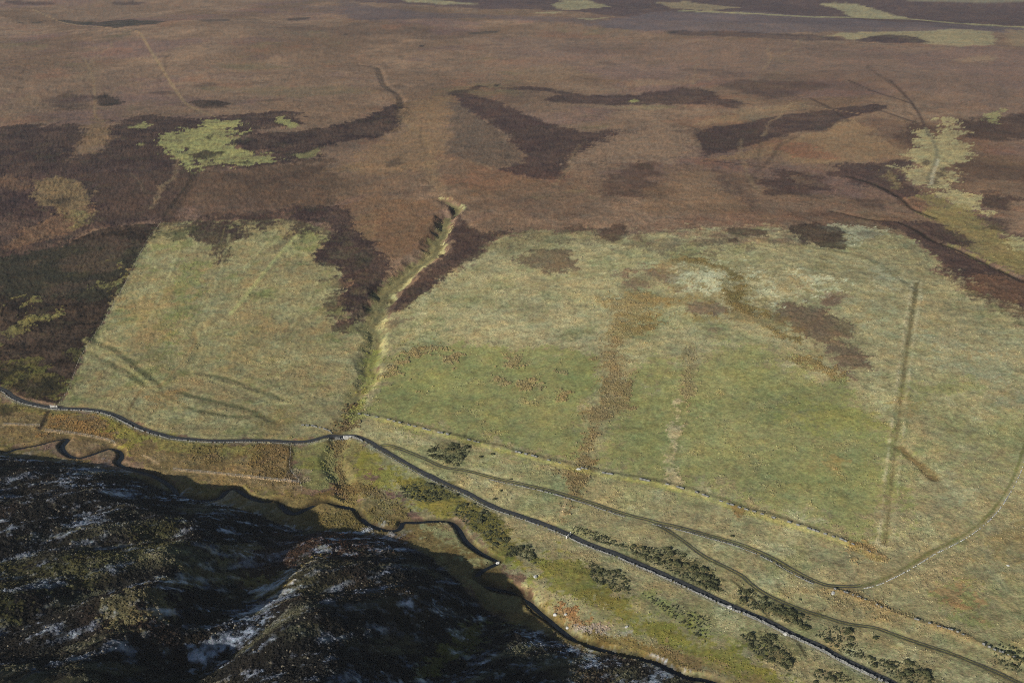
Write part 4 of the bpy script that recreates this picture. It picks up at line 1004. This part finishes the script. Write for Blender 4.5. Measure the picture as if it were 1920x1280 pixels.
lane = ribbon('lane', ROAD_A, [-1.2, -.5, 0, .5, .95], .11, MAT_LANE, 'narrow grey lane along the foot of the big fields', 'lane', wob=.35, crown=[-.02, 0, .03, 0, -.02])
def near_idx(path, px, py):
    w = unproject([(px, py)])[0]
    return int(np.argmin(np.hypot(*(path - w).T)))
def ruts(path, half, wid, label):
    """two wheel ruts of one track, pressed into the turf"""
    n = normals(path); V = []; F = []
    for sgn in (-1, 1):
        w = wid * (1 + .55 * fbm(path[:, 0] + 40 * sgn, path[:, 1], 14, 4, 45)); c = sgn * half * (1 + .12 * fbm(path[:, 0], path[:, 1] + 90 * sgn, 25, 2, 46))
        P = np.stack([path + n * (c - w / 2)[:, None], path + n * c[:, None], path + n * (c + w / 2)[:, None]], 1)
        Z = height(P[..., 0].ravel(), P[..., 1].ravel()).reshape(len(path), 3) + .11 + np.array([[.02, -.02, .02]])
        b0 = len(V) * 1
        V += list(np.concatenate([P, Z[..., None]], 2).reshape(-1, 3))
        a_, c_ = np.meshgrid(np.arange(len(path) - 1), np.arange(2), indexing='ij'); q = b0 + (a_ * 3 + c_).ravel()
        F.append(np.stack([q, q + 1, q + 4, q + 3], 1)[:, ::-1].ravel())
    return add('track', new_mesh('track', np.array(V), np.concatenate(F), 4), MAT_TRACK, label, 'track', kind='structure', smooth=True)
ruts(ROAD_B[:near_idx(ROAD_B, 1625, 1095)], .66, .55, 'dark earth track curving along the bottom of the green pasture')
ruts(ROAD_C, .64, .5, 'twin-rut track branching down to the right between gorse bushes')
lvl = height(STREAM[:, 0], STREAM[:, 1])
kk = np.ones(15) / 15
lvl = np.convolve(np.pad(lvl, 7, mode='edge'), kk, mode='valid')
ribbon('stream', STREAM, [-1.0, -.4, .4, 1.0], .10, MAT_WATER, 'dark peaty stream winding along the valley floor', 'stream', wob=.35, level=lvl)

# ------------------------------------------------------------------ stone walls
BOX_F = np.array([0, 3, 2, 1, 4, 5, 6, 7, 0, 1, 5, 4, 1, 2, 6, 5, 2, 3, 7, 6, 3, 0, 4, 7], np.int32)
def stones_mesh(name, path, off, hgt, step=.75, thick=.42, courses=2, fill=.9, seed=0):
    r = np.random.default_rng(seed)
    n = normals(path)
    s = np.concatenate([[0], np.cumsum(np.hypot(*np.diff(path, axis=0).T))])
    cnt = int(s[-1] / step)
    V = []
    ss = np.linspace(0, s[-1], cnt)
    px_ = np.interp(ss, s, path[:, 0]); py_ = np.interp(ss, s, path[:, 1])
    nx_ = np.interp(ss, s, n[:, 0]); ny_ = np.interp(ss, s, n[:, 1])
    fr = ss / s[-1]
    hh = np.interp(fr, np.linspace(0, 1, len(hgt)), hgt) if not np.isscalar(hgt) else np.full(cnt, hgt)
    bx_ = px_ + nx_ * off; by_ = py_ + ny_ * off
    bz = height(bx_, by_)
    for i in range(cnt):
        if hh[i] < .12 or r.random() > fill:
            continue
        tx, ty = ny_[i], -nx_[i]
        hv = hh[i] * (1 + .45 * float(pnoise(np.array([ss[i] / 6.0]), np.array([seed * 3.3]), 60)[0]) + r.uniform(-.15, .15))
        ch = hv / courses
        for c in range(courses):
            L = step * r.uniform(.42, .62); T = thick * r.uniform(.40, .60) * (1 - .18 * c); H0 = bz[i] + ch * c - (.15 if c == 0 else 0); H1 = bz[i] + ch * (c + 1) * r.uniform(.88, 1.15)
            o_ = r.uniform(-.08, .08); sh = r.uniform(-.15, .15)
            for z, k in ((H0, 1), (H1, .82)):
                for a, b_ in ((-1, -1), (1, -1), (1, 1), (-1, 1)):
                    ja, jb = r.uniform(-.06, .06, 2)
                    V.append((bx_[i] + tx * (L * a * k + ja + sh) + nx_[i] * (T * b_ * k + jb + o_), by_[i] + ty * (L * a * k + ja + sh) + ny_[i] * (T * b_ * k + jb + o_), z + r.uniform(-.04, .04)))
    V = np.array(V)
    nb = len(V) // 8
    F = (BOX_F[None] + 8 * np.arange(nb)[:, None]).ravel()
    return new_mesh(name, V, F, 4)

def seg(path, a, b):
    n = len(path); return path[int(a * n):int(b * n)]
iA = [near_idx(ROAD_A, *p) for p in ((-200, 665), (262, 800), (600, 820), (660, 816), (700, 831), (1020, 982), (1700, 1290))]
walls = [
    ('lane left', ROAD_A[iA[0]:iA[1]], -2.0, [.5, .6, .8, .35, .35, .4, .5, .6], 'low grey drystone wall on the near edge of the lane at far left'),
    ('lane mid', ROAD_A[iA[1]:iA[2]], -2.0, [.6, .5, .35, .35, .25, .2, .15], 'low crumbling stone kerb wall below the lane left of the culvert'),
    ('lane culvert', ROAD_A[iA[3]:iA[4]], -2.0, [.5, .8, .8, .4], 'short stone wall on the bend just right of the culvert'),
    ('lane gorse', ROAD_A[iA[4]:iA[5]], -2.0, [.2, .18, .2, .22, .25, .3, .4], 'thin line of low stones edging the lane below the fork'),
    ('lane right', ROAD_A[iA[5]:iA[6]], -2.05, [.35, .5, .65, .75, .85, .9, .9], 'tall drystone wall shading the lane at lower right'),
]
for k, (nm, p, off, hg, lab) in enumerate(walls):
    add('stone_wall', stones_mesh('stone_wall', p, off, hg, courses=2, seed=k), MAT_STONE, lab, 'wall', group='stone walls along the lane')
iB = [near_idx(ROAD_B, *p) for p in ((920, 893), (1180, 965), (1230, 978), (1540, 1093), (1600, 1098), (1920, 820))]
add('stone_wall', stones_mesh('stone_wall', ROAD_B[iB[0]:iB[1]], -1.9, [.2, .3, .35, .35, .3, .25], seed=11), MAT_STONE, 'low stone edging on the near side of the earth track below the rush strip', 'wall', group='stone walls along the tracks')
add('stone_wall', stones_mesh('stone_wall', ROAD_B[iB[2]:iB[3]], -1.9, [.2, .3, .25, .3, .3, .4], seed=12), MAT_STONE, 'low stone edging on the track sagging towards the bend at lower right', 'wall', group='stone walls along the tracks')
add('stone_wall', stones_mesh('stone_wall', ROAD_B[iB[4]:iB[5]], -1.8, [.2, .24, .2, .15, .2, .22, .2, .15], step=.9, thick=.34, seed=13, fill=.7), MAT_PALE_STONE, 'pale bleached stone edging of the track curving up the right edge', 'wall', group='stone walls along the tracks')
add('stone_wall', stones_mesh('stone_wall', BANK_R, 0.2, [.4, .5, .45, .5, .4, .3], step=.9, courses=1, seed=14, fill=.45), MAT_STONE, 'tumbled stone wall running down right from the track bend', 'wall', group='ruined field walls')
add('stone_wall', stones_mesh('stone_wall', BANK_D, -.6, [.5, .5, .45, .6, .5, .5, .4, .5, .4], step=1.6, thick=.45, courses=1, seed=15, fill=.3), MAT_STONE, 'ruined stone bank along the bottom of the green pasture', 'wall', group='ruined field walls')
add('stone_wall', stones_mesh('stone_wall', line([(566, 797), (590, 800), (613, 806), (622, 811)], 2), 0, [.5, .7, .7, .5], seed=16), MAT_STONE, 'short dark stone wall descending to the lane left of the culvert', 'wall', group='ruined field walls')

# ------------------------------------------------------------------ boulders, culvert, gates
def boulder_mesh(seed, sx, sy, sz):
    r = np.random.default_rng(seed)
    import bmesh
    bm = bmesh.new(); bmesh.ops.create_icosphere(bm, subdivisions=2, radius=1)
    for v in bm.verts:
        k = 1 + .22 * math.sin(3.1 * v.co.x + seed) * math.cos(2.7 * v.co.y + seed * 2) + r.uniform(-.09, .09)
        v.co = (v.co.x * k * sx, v.co.y * k * sy, max(v.co.z * k, -.45) * sz)
    me = bpy.data.meshes.new('boulder'); bm.to_mesh(me); bm.free()
    return me
def place(o, px, py, rz=0.0, sink=0.0):
    w = unproject([(px, py)])[0]
    o.location = (w[0], w[1], float(height(np.array([w[0]]), np.array([w[1]]))[0]) - sink)
    o.rotation_euler.z = rz
for k, (px, py, s, lab) in enumerate([
        (1086, 881, 1.0, 'pale boulder among the brown rushes above the earth track'),
        (1004, 1081, .75, 'white stone on the bright green slope above the stream bend'),
        (1041, 1141, .8, 'white stone at the stream edge below the rusty bracken'),
        (1061, 1144, .55, 'small white stone in the rusty bracken beside the stream'),
        (1064, 1165, .65, 'white stone on the stream bank where the valley darkens'),
        (1175, 1175, .6, 'white stone at the right end of the frosted bank'),
        (1562, 1112, .8, 'pale rock under the track bend at lower right'),
        (1890, 1060, .5, 'lone pale rock on the pasture at right edge'),
        (934, 1050, .8, 'pale stone at the sharp elbow of the stream'),
        (1368, 1138, 1.0, 'pale block leaning on the near side of the tall lane wall'),
        (1474, 1188, 1.0, 'pale block beside the wall where the path crosses the lane')]):
    o = add('boulder', boulder_mesh(k + 1, s * 1.1, s * .85, s * .8), MAT_PALE_STONE, lab, 'boulder', group='pale boulders', smooth=False)
    place(o, px, py, k * 1.3)

cul = add('culvert', None, None, 'pale stone culvert carrying the lane over the gully', 'culvert')
place(cul, 651, 819)
r_ = np.random.default_rng(5)
def block_wall(wid, hei, dep, nx, nz):
    V = []
    for j in range(nz):
        for i in range(nx):
            cx = (i + .5 + (.25 if j % 2 else -.0)) / nx * wid - wid / 2; cz = j / nz * hei
            L, T, Hh = wid / nx * .47, dep * .5, hei / nz * .94
            for z in (cz, cz + Hh):
                for a, b_ in ((-1, -1), (1, -1), (1, 1), (-1, 1)):
                    V.append((cx + a * L + r_.uniform(-.03, .03), b_ * T + r_.uniform(-.06, .06), z + r_.uniform(-.03, .03)))
    V = np.array(V); nb = len(V) // 8
    return new_mesh('abutment', V, (BOX_F[None] + 8 * np.arange(nb)[:, None]).ravel(), 4)
add('abutment', block_wall(3.6, 1.7, .9, 6, 4), MAT_PALE_STONE, parent=cul)
c2 = add('abutment', block_wall(2.2, 1.1, .8, 4, 3), MAT_STONE, parent=cul); c2.location = (-4.4, .5, -.2)
V = []; nseg = 12
for y_ in (-.8, .8):
    for rr in (.62, .5):
        V += [(rr * math.cos(a), y_, rr * math.sin(a)) for a in np.linspace(0, 2 * math.pi, nseg, endpoint=False)]
F = []
for i in range(nseg):
    j = (i + 1) % nseg
    F += [i, j, nseg + j, nseg + i, 2 * nseg + j, 2 * nseg + i, 3 * nseg + i, 3 * nseg + j, i, 2 * nseg + i, 2 * nseg + j, j, nseg + j, 3 * nseg + j, 3 * nseg + i, nseg + i]
pp_ = add('pipe', new_mesh('pipe', np.array(V), np.array(F), 4), MAT_STONE, parent=cul); pp_.location = (-2.3, -.3, .25)

def box_verts(x0, x1, y0, y1, z0, z1):
    return [(x0, y0, z0), (x1, y0, z0), (x1, y1, z0), (x0, y1, z0), (x0, y0, z1), (x1, y0, z1), (x1, y1, z1), (x0, y1, z1)]
def boxes(name, lst):
    V = []
    for b_ in lst: V += box_verts(*b_)
    return new_mesh(name, np.array(V), (BOX_F[None] + 8 * np.arange(len(lst))[:, None]).ravel(), 4)
def gate(px, py, rz, lab):
    g = add('field_gate', None, None, lab, 'gate', group='field gates on the lane')
    place(g, px, py, rz)
    for x_ in (-1.7, 1.7):
        add('gatepost', boxes('gatepost', [(x_ - .14, x_ + .14, -.14, .14, -.2, 1.5)]), MAT_PALEWOOD, parent=g)
    for z_ in (.25, .5, .75, 1.0, 1.22):
        add('rail', boxes('rail', [(-1.56, 1.56, -.04, .04, z_, z_ + .1)]), MAT_PALEWOOD, parent=g)
    add('brace', boxes('brace', [(-.06, .06, .045, .09, .25, 1.32)]), MAT_PALEWOOD, parent=g)
gate(1066, 1006, 1.05, 'pale wooden field gate on the near side of the lane below the gorse')
gate(101, 764, -.15, 'pale wooden field gate beside the lane at far left')

# ------------------------------------------------------------------ fences
def fence(pts, lab, step=3.0):
    p = line(pts, step)
    z = height(p[:, 0], p[:, 1])
    root = add('wire_fence', None, None, lab, 'fence', group='post and wire fences')
    root.location = (p[0, 0], p[0, 1], z[0])
    L = []
    for (x_, y_), zz in zip(p, z):
        x_ -= p[0, 0]; y_ -= p[0, 1]; zz = zz - z[0]
        L.append((x_ - .06, x_ + .06, y_ - .06, y_ + .06, zz - .2, zz + 1.15))
    add('posts', boxes('posts', L), MAT_WOOD, parent=root, kind='stuff')
    V = []; F = []
    for hz in (.35, .65, .95, 1.1):
        base = len(V)
        for (x_, y_), zz in zip(p, z):
            x_ -= p[0, 0]; y_ -= p[0, 1]; zz = zz - z[0] + hz
            V += [(x_, y_ + .012, zz - .01), (x_, y_ - .012, zz - .01), (x_, y_, zz + .012)]
        for i in range(len(p) - 1):
            for a in range(3):
                b_ = (a + 1) % 3
                F += [base + 3 * i + a, base + 3 * i + b_, base + 3 * i + 3 + b_, base + 3 * i + 3 + a]
    add('wires', new_mesh('wires', np.array(V), np.array(F), 4), MAT_WIRE, parent=root)
fence([(301, 419), (272, 460), (231, 540), (190, 610), (151, 671), (131, 725), (112, 757)], 'wire fence dividing dark heather from the pale left field')
fence([(8, 796), (75, 799)], 'wire fence on pale strip at the far left valley floor')
fence([(85, 807), (150, 815), (205, 826), (216, 832)], 'wire fence on pale strip above the looping stream')
fence([(325, 881), (400, 888), (480, 896), (560, 905)], 'wire fence on pale strip across the brown valley meadow')
fence([(544, 832), (545, 850), (544, 880), (562, 904), (566, 920)], 'wire fence between rush bed and small green paddock')

# ------------------------------------------------------------------ gorse bushes
def gorse_mesh(seed):
    r = np.random.default_rng(seed)
    lobes = [(0, 0, .45, .62)] + [(r.uniform(-.55, .55), r.uniform(-.5, .5), r.uniform(.25, .55), r.uniform(.28, .5)) for _ in range(4)]
    V = []; F = []; C = []
    for cx, cy, cz, rad in lobes:
        for k in range(26):
            d = r.normal(size=3); d /= np.linalg.norm(d)
            if d[2] < -.35: d[2] *= -1
            c = np.array([cx, cy, cz]) + d * rad * r.uniform(.72, 1.08)
            t1 = np.cross(d, r.normal(size=3)); t1 /= np.linalg.norm(t1)
            t2 = np.cross(d, t1)
            s = rad * r.uniform(.28, .5)
            tip = c + d * s * .9
            b0 = len(V)
            V += [c + t1 * s, c - .5 * t1 * s + .87 * t2 * s, c - .5 * t1 * s - .87 * t2 * s, tip]
            F += [b0, b0 + 1, b0 + 3, b0 + 1, b0 + 2, b0 + 3, b0 + 2, b0, b0 + 3]
            g = r.uniform(.7, 1.25); w = r.random() < .12
            cc = (.075 * g, .080 * g, .040 * g, 1) if not w else (.15, .135, .06, 1)
            C += [cc] * 4
    V = np.array(V); V[:, 2] = np.maximum(V[:, 2], -.15)
    me = new_mesh('gorse_bush', V, np.array(F), 3)
    color_attr(me, 'growth', np.array(C))
    me.materials.append(MAT_GORSE)
    return me
GORSE = [gorse_mesh(100 + k) for k in range(9)]
CLUSTERS = [
    ([(803, 837), (850, 828), (887, 835), (872, 860), (857, 876), (818, 870), (800, 850)], 34, 1.3, 'clump above the track fork', 'gorse clump above the track fork'),
    ([(775, 868), (905, 928), (895, 936), (765, 880)], 10, 1.1, 'strip between forking lane and track', 'gorse between lane and track'),
    ([(748, 910), (800, 904), (852, 910), (862, 930), (800, 942), (758, 932)], 30, 1.2, 'patch below the straight lane', 'gorse patch below the lane'),
    ([(860, 938), (912, 950), (938, 985), (957, 1020), (930, 1028), (888, 988), (850, 968)], 36, 1.2, 'belt on the yellow slope', 'gorse belt on the yellow slope'),
    ([(953, 1024), (998, 1024), (1003, 1056), (972, 1042), (948, 1046)], 14, 1.2, 'clump above the stream elbow', 'gorse clump above the stream elbow'),
    ([(1072, 984), (1132, 1000), (1176, 1026), (1140, 1020), (1074, 1002)], 12, 1.0, 'row above lane beyond gate', 'gorse line above the lane'),
    ([(1178, 1022), (1272, 1030), (1342, 1075), (1358, 1112), (1320, 1102), (1250, 1068), (1190, 1042)], 56, 1.45, 'largest thicket', 'largest gorse thicket'),
    ([(1098, 1043), (1132, 1068), (1172, 1072), (1184, 1112), (1150, 1108), (1108, 1086)], 24, 1.1, 'scatter below the lane', 'gorse on the green slope'),
    ([(1386, 1188), (1452, 1188), (1494, 1230), (1484, 1258), (1420, 1228)], 26, 1.45, 'clump below the path crossing', 'gorse clump below the crossing'),
    ([(1386, 1100), (1442, 1115), (1524, 1150), (1514, 1182), (1440, 1152), (1386, 1132)], 30, 1.45, 'strip by the twin-rut track', 'gorse between lane and twin-rut track'),
    ([(1528, 1188), (1582, 1163), (1622, 1228), (1600, 1245), (1560, 1222)], 16, 1.3, 'clump right of the crossing', 'gorse right of the crossing'),
    ([(1618, 1228), (1732, 1248), (1765, 1300), (1700, 1296), (1640, 1264)], 22, 1.45, 'bottom right clump', 'gorse clump at bottom right'),
    ([(1875, 1200), (1925, 1222), (1918, 1260), (1848, 1250)], 8, 1.2, 'clump at the right edge', 'gorse near the right edge'),
    ([(1198, 1108), (1335, 1158), (1322, 1204), (1238, 1142)], 10, .9, 'sparse lower slope', 'scattered gorse near the bottom'),
    ([(1526, 1250), (1605, 1268), (1565, 1292), (1526, 1284)], 7, 1.2, 'clump at the bottom edge', 'gorse at the bottom edge'),
]
def pts_in_poly(poly, n, r):
    w = unproject(poly); lo = w.min(0); hi = w.max(0); out = []
    while len(out) < n:
        p = lo + r.random(2) * (hi - lo); ins = False
        for i in range(len(w)):
            a = w[i]; c = w[(i + 1) % len(w)]
            if (a[1] > p[1]) != (c[1] > p[1]) and p[0] < (c[0] - a[0]) * (p[1] - a[1]) / (c[1] - a[1]) + a[0]: ins = not ins
        if ins: out.append(p)
    return np.array(out)
def project(x, y, z):
    dx, dy, dz = x, y, z - CAM_H
    f = dy * CP - dz * SP; v = dy * SP + dz * CP
    return 960 + F_PX * dx / f, 640 - F_PX * v / f
ORD = ['first', 'second', 'third', 'fourth', 'fifth', 'sixth', 'seventh', 'eighth', 'ninth', 'tenth', 'eleventh', 'twelfth', 'thirteenth', 'fourteenth', 'fifteenth', 'sixteenth', 'seventeenth', 'eighteenth',
       'nineteenth', 'twentieth'] + ['twenty-' + w for w in ('first', 'second', 'third', 'fourth', 'fifth', 'sixth', 'seventh', 'eighth', 'ninth')] + ['thirtieth'] + ['thirty-' + w for w in ('first', 'second', 'third', 'fourth', 'fifth', 'sixth', 'seventh', 'eighth', 'ninth')]
rg = np.random.default_rng(23)
small_pts = []
for poly, n, size, lab, grp in CLUSTERS:
    P = pts_in_poly(poly, n, rg)
    for rd in (ROAD_A, ROAD_B, ROAD_C, STREAM):
        d, s, f = path_dist(P[:, 0], P[:, 1], rd, 6)
        P = P[d > 2.9]
    Z = height(P[:, 0], P[:, 1])
    sx, sy = project(P[:, 0], P[:, 1], Z)
    fit = np.polyval(np.polyfit(sx, sy, 1), sx) if len(P) > 3 else np.full(len(P), sy.mean())
    half = sy < fit                     # the upper half of the clump as seen from the valley
    rank = np.zeros(len(P), int)
    for hv_ in (True, False):
        ii = np.nonzero(half == hv_)[0]
        rank[ii[np.argsort(sx[ii])]] = np.arange(len(ii))
    for (x_, y_), zz, up_, rk in zip(P, Z, half, rank):
        o = bpy.data.objects.new('gorse_bush', GORSE[rg.integers(len(GORSE))])
        col.objects.link(o)
        f_ = rg.uniform(.5, 1.3)
        k = size * .98 * f_
        o.location = (x_, y_, zz - .05); o.scale = (k * rg.uniform(.9, 1.2), k * rg.uniform(.9, 1.2), k * rg.uniform(.42, .65)); o.rotation_euler.z = rg.uniform(0, 6.28)
        o['label'] = '%s gorse bush, %s from left, %s side of %s' % ('small' if f_ < .75 else 'broad' if f_ > 1.08 else 'dark', ORD[rk], 'upper' if up_ else 'lower', lab)
        o['category'] = 'gorse bush'; o['group'] = grp
    small_pts.append(pts_in_poly(poly, int(n * 15), rg))
LONE = [(901, 857, 1.1, 'left one of two lone gorse bushes on straw grass right of the clump'), (922, 852, 1.1, 'right one of two lone gorse bushes on straw grass right of the clump'),
        (939, 920, .9, 'lone small gorse bush between lane and track above the bend'), (958, 898, .8, 'tiny gorse bush touching the upper edge of the earth track'),
        (927, 936, 1.0, 'lone gorse bush on the upper side of the lane bend'), (1372, 1005, .9, 'single gorse bush above the sagging track'),
        (1642, 1197, 1.3, 'single round gorse bush between lane and twin-rut track at right'), (1700, 1240, 1.2, 'single gorse bush below the twin-rut track near bottom right'),
        (1500, 1124, .7, 'tiny gorse bush just above the twin-rut track')]
for px, py, s, lab in LONE:
    o = add('gorse_bush', GORSE[int(rg.integers(len(GORSE)))], None, lab, 'gorse bush', group='lone gorse bushes')
    place(o, px, py, rg.uniform(0, 6.28), .05); o.scale = (s, s, s * .65)

# ------------------------------------------------------------------ tufts that nobody could count
def tufts(name, X, Y, Z, wid, hei, C, mat, label, cat):
    n = len(X)
    r = np.random.default_rng(len(name))
    ang = r.uniform(0, 6.28, n)
    ks = 4
    V = np.empty((n, ks + 1, 3)); 
    for k in range(ks):
        a = ang + k * 2 * math.pi / ks
        rr = wid * r.uniform(.7, 1.25, n)
        V[:, k, 0] = X + rr * np.cos(a); V[:, k, 1] = Y + rr * np.sin(a); V[:, k, 2] = Z - .12
    V[:, ks, 0] = X + r.uniform(-.35, .35, n) * wid; V[:, ks, 1] = Y + r.uniform(-.35, .35, n) * wid; V[:, ks, 2] = Z + hei
    F = []
    base = (np.arange(n) * (ks + 1))
    fs = np.stack([np.stack([base + k, base + (k + 1) % ks, base + ks], 1) for k in range(ks)], 1)
    me = new_mesh(name, V.reshape(-1, 3), fs.ravel(), 3)
    CC = np.repeat(C[:, None, :], ks + 1, 1)
    color_attr(me, 'growth', np.concatenate([CC.reshape(-1, 3), np.ones((n * (ks + 1), 1))], 1))
    return add(name, me, mat, label, cat, kind='stuff')

cell = MPP ** 2                         # rough ground area of a vertex
def sample(weight, n, seed):
    r = np.random.default_rng(seed)
    w = weight.astype(float); w = w / w.sum()
    c = np.cumsum(w); idx = np.searchsorted(c, r.random(n))
    idx = np.clip(idx, 0, len(c) - 1)
    jx = r.uniform(-.5, .5, n) * MPP[idx] * 2; jy = r.uniform(-.5, .5, n) * MPP[idx] * 4
    return idx, GX[idx] + jx, GY[idx] + jy, r

inview = ((np.abs(GX) < 1120 / F_PX * np.sqrt(GY ** 2 + CAM_H ** 2)) & (GY > 200) & (GY < 1100)).astype(float)
wr = inview * np.clip(RUSH + .9 * pasture * np.clip(fbm(GX, GY, 14, 4, 61, .7) - .35, 0, 1), 0, 1) * keep
idx, X, Y, r = sample(wr, 13000, 3)
Cc = VEG[idx] * r.uniform(.85, 1.2, (len(idx), 1)) + np.array([.04, .034, .02]) * r.random((len(idx), 1))
tufts('rush_tufts', X, Y, GZ[idx], r.uniform(.3, .7, len(idx)), r.uniform(.2, .5, len(idx)), Cc, MAT_TUFT, 'brown rush tufts in the pasture and wet hollows', 'rushes')
wg = inview * (GY < 900) * keep * np.clip((REL < .4) * (1 - .9 * pasture), 0, 1) * (VEG.mean(1) > .06) * (VEG.mean(1) < .5) * np.clip(.25 + .9 * N1 + .6 * NB, 0.02, 1)
idx, X, Y, r = sample(wg, 40000, 4)
Cc = VEG[idx] * r.uniform(.75, 1.3, (len(idx), 1))
tufts('grass_tussocks', X, Y, GZ[idx], r.uniform(.25, .55, len(idx)), r.uniform(.14, .34, len(idx)), Cc, MAT_TUFT, 'pale winter grass tussocks over the fields', 'grass')
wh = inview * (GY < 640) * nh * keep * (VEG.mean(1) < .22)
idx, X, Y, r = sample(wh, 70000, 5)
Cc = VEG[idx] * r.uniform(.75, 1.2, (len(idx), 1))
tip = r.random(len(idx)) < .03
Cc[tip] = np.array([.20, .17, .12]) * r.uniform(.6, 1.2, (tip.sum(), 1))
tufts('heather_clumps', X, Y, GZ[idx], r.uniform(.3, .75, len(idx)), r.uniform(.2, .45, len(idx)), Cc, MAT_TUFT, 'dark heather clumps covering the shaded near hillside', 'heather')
P = np.vstack(small_pts)
for rd in (ROAD_A, ROAD_B, ROAD_C, STREAM):
    d, s, f = path_dist(P[:, 0], P[:, 1], rd, 6); P = P[d > 2.4]
r = np.random.default_rng(9)
tufts('gorse_scrub', P[:, 0], P[:, 1], height(P[:, 0], P[:, 1]), r.uniform(.25, .65, len(P)), r.uniform(.2, .5, len(P)), np.array([.06, .064, .032]) * r.uniform(.7, 1.4, (len(P), 1)), MAT_TUFT, 'low gorse seedlings between the larger bushes', 'gorse')
print('objects', len(bpy.data.objects))

# ------------------------------------------------------------------ the air
HAZE_DENSITY = 0.00006
R_ = float(ry[-1]) * 1.06; W_ = float(np.abs(GX).max()) * 1.06
zlo = float(GZ.min()) - 1.0; zhi = max(CAM_H, float(GZ.max())) + 6.0
hme = boxes('haze', [(-W_, W_, -460.0, R_, zlo, zhi)])
m = bpy.data.materials.new('thin_air'); m.use_nodes = True
m.node_tree.nodes.clear()
out = m.node_tree.nodes.new('ShaderNodeOutputMaterial'); vol = m.node_tree.nodes.new('ShaderNodeVolumePrincipled')
vol.inputs['Color'].default_value = (.80, .86, .95, 1); vol.inputs['Density'].default_value = HAZE_DENSITY; vol.inputs['Anisotropy'].default_value = .2
m.node_tree.links.new(vol.outputs[0], out.inputs['Volume'])
add('haze', hme, m, 'thin pale winter haze over the whole moor', 'haze', kind='stuff')
print('time', time.time() - T0)
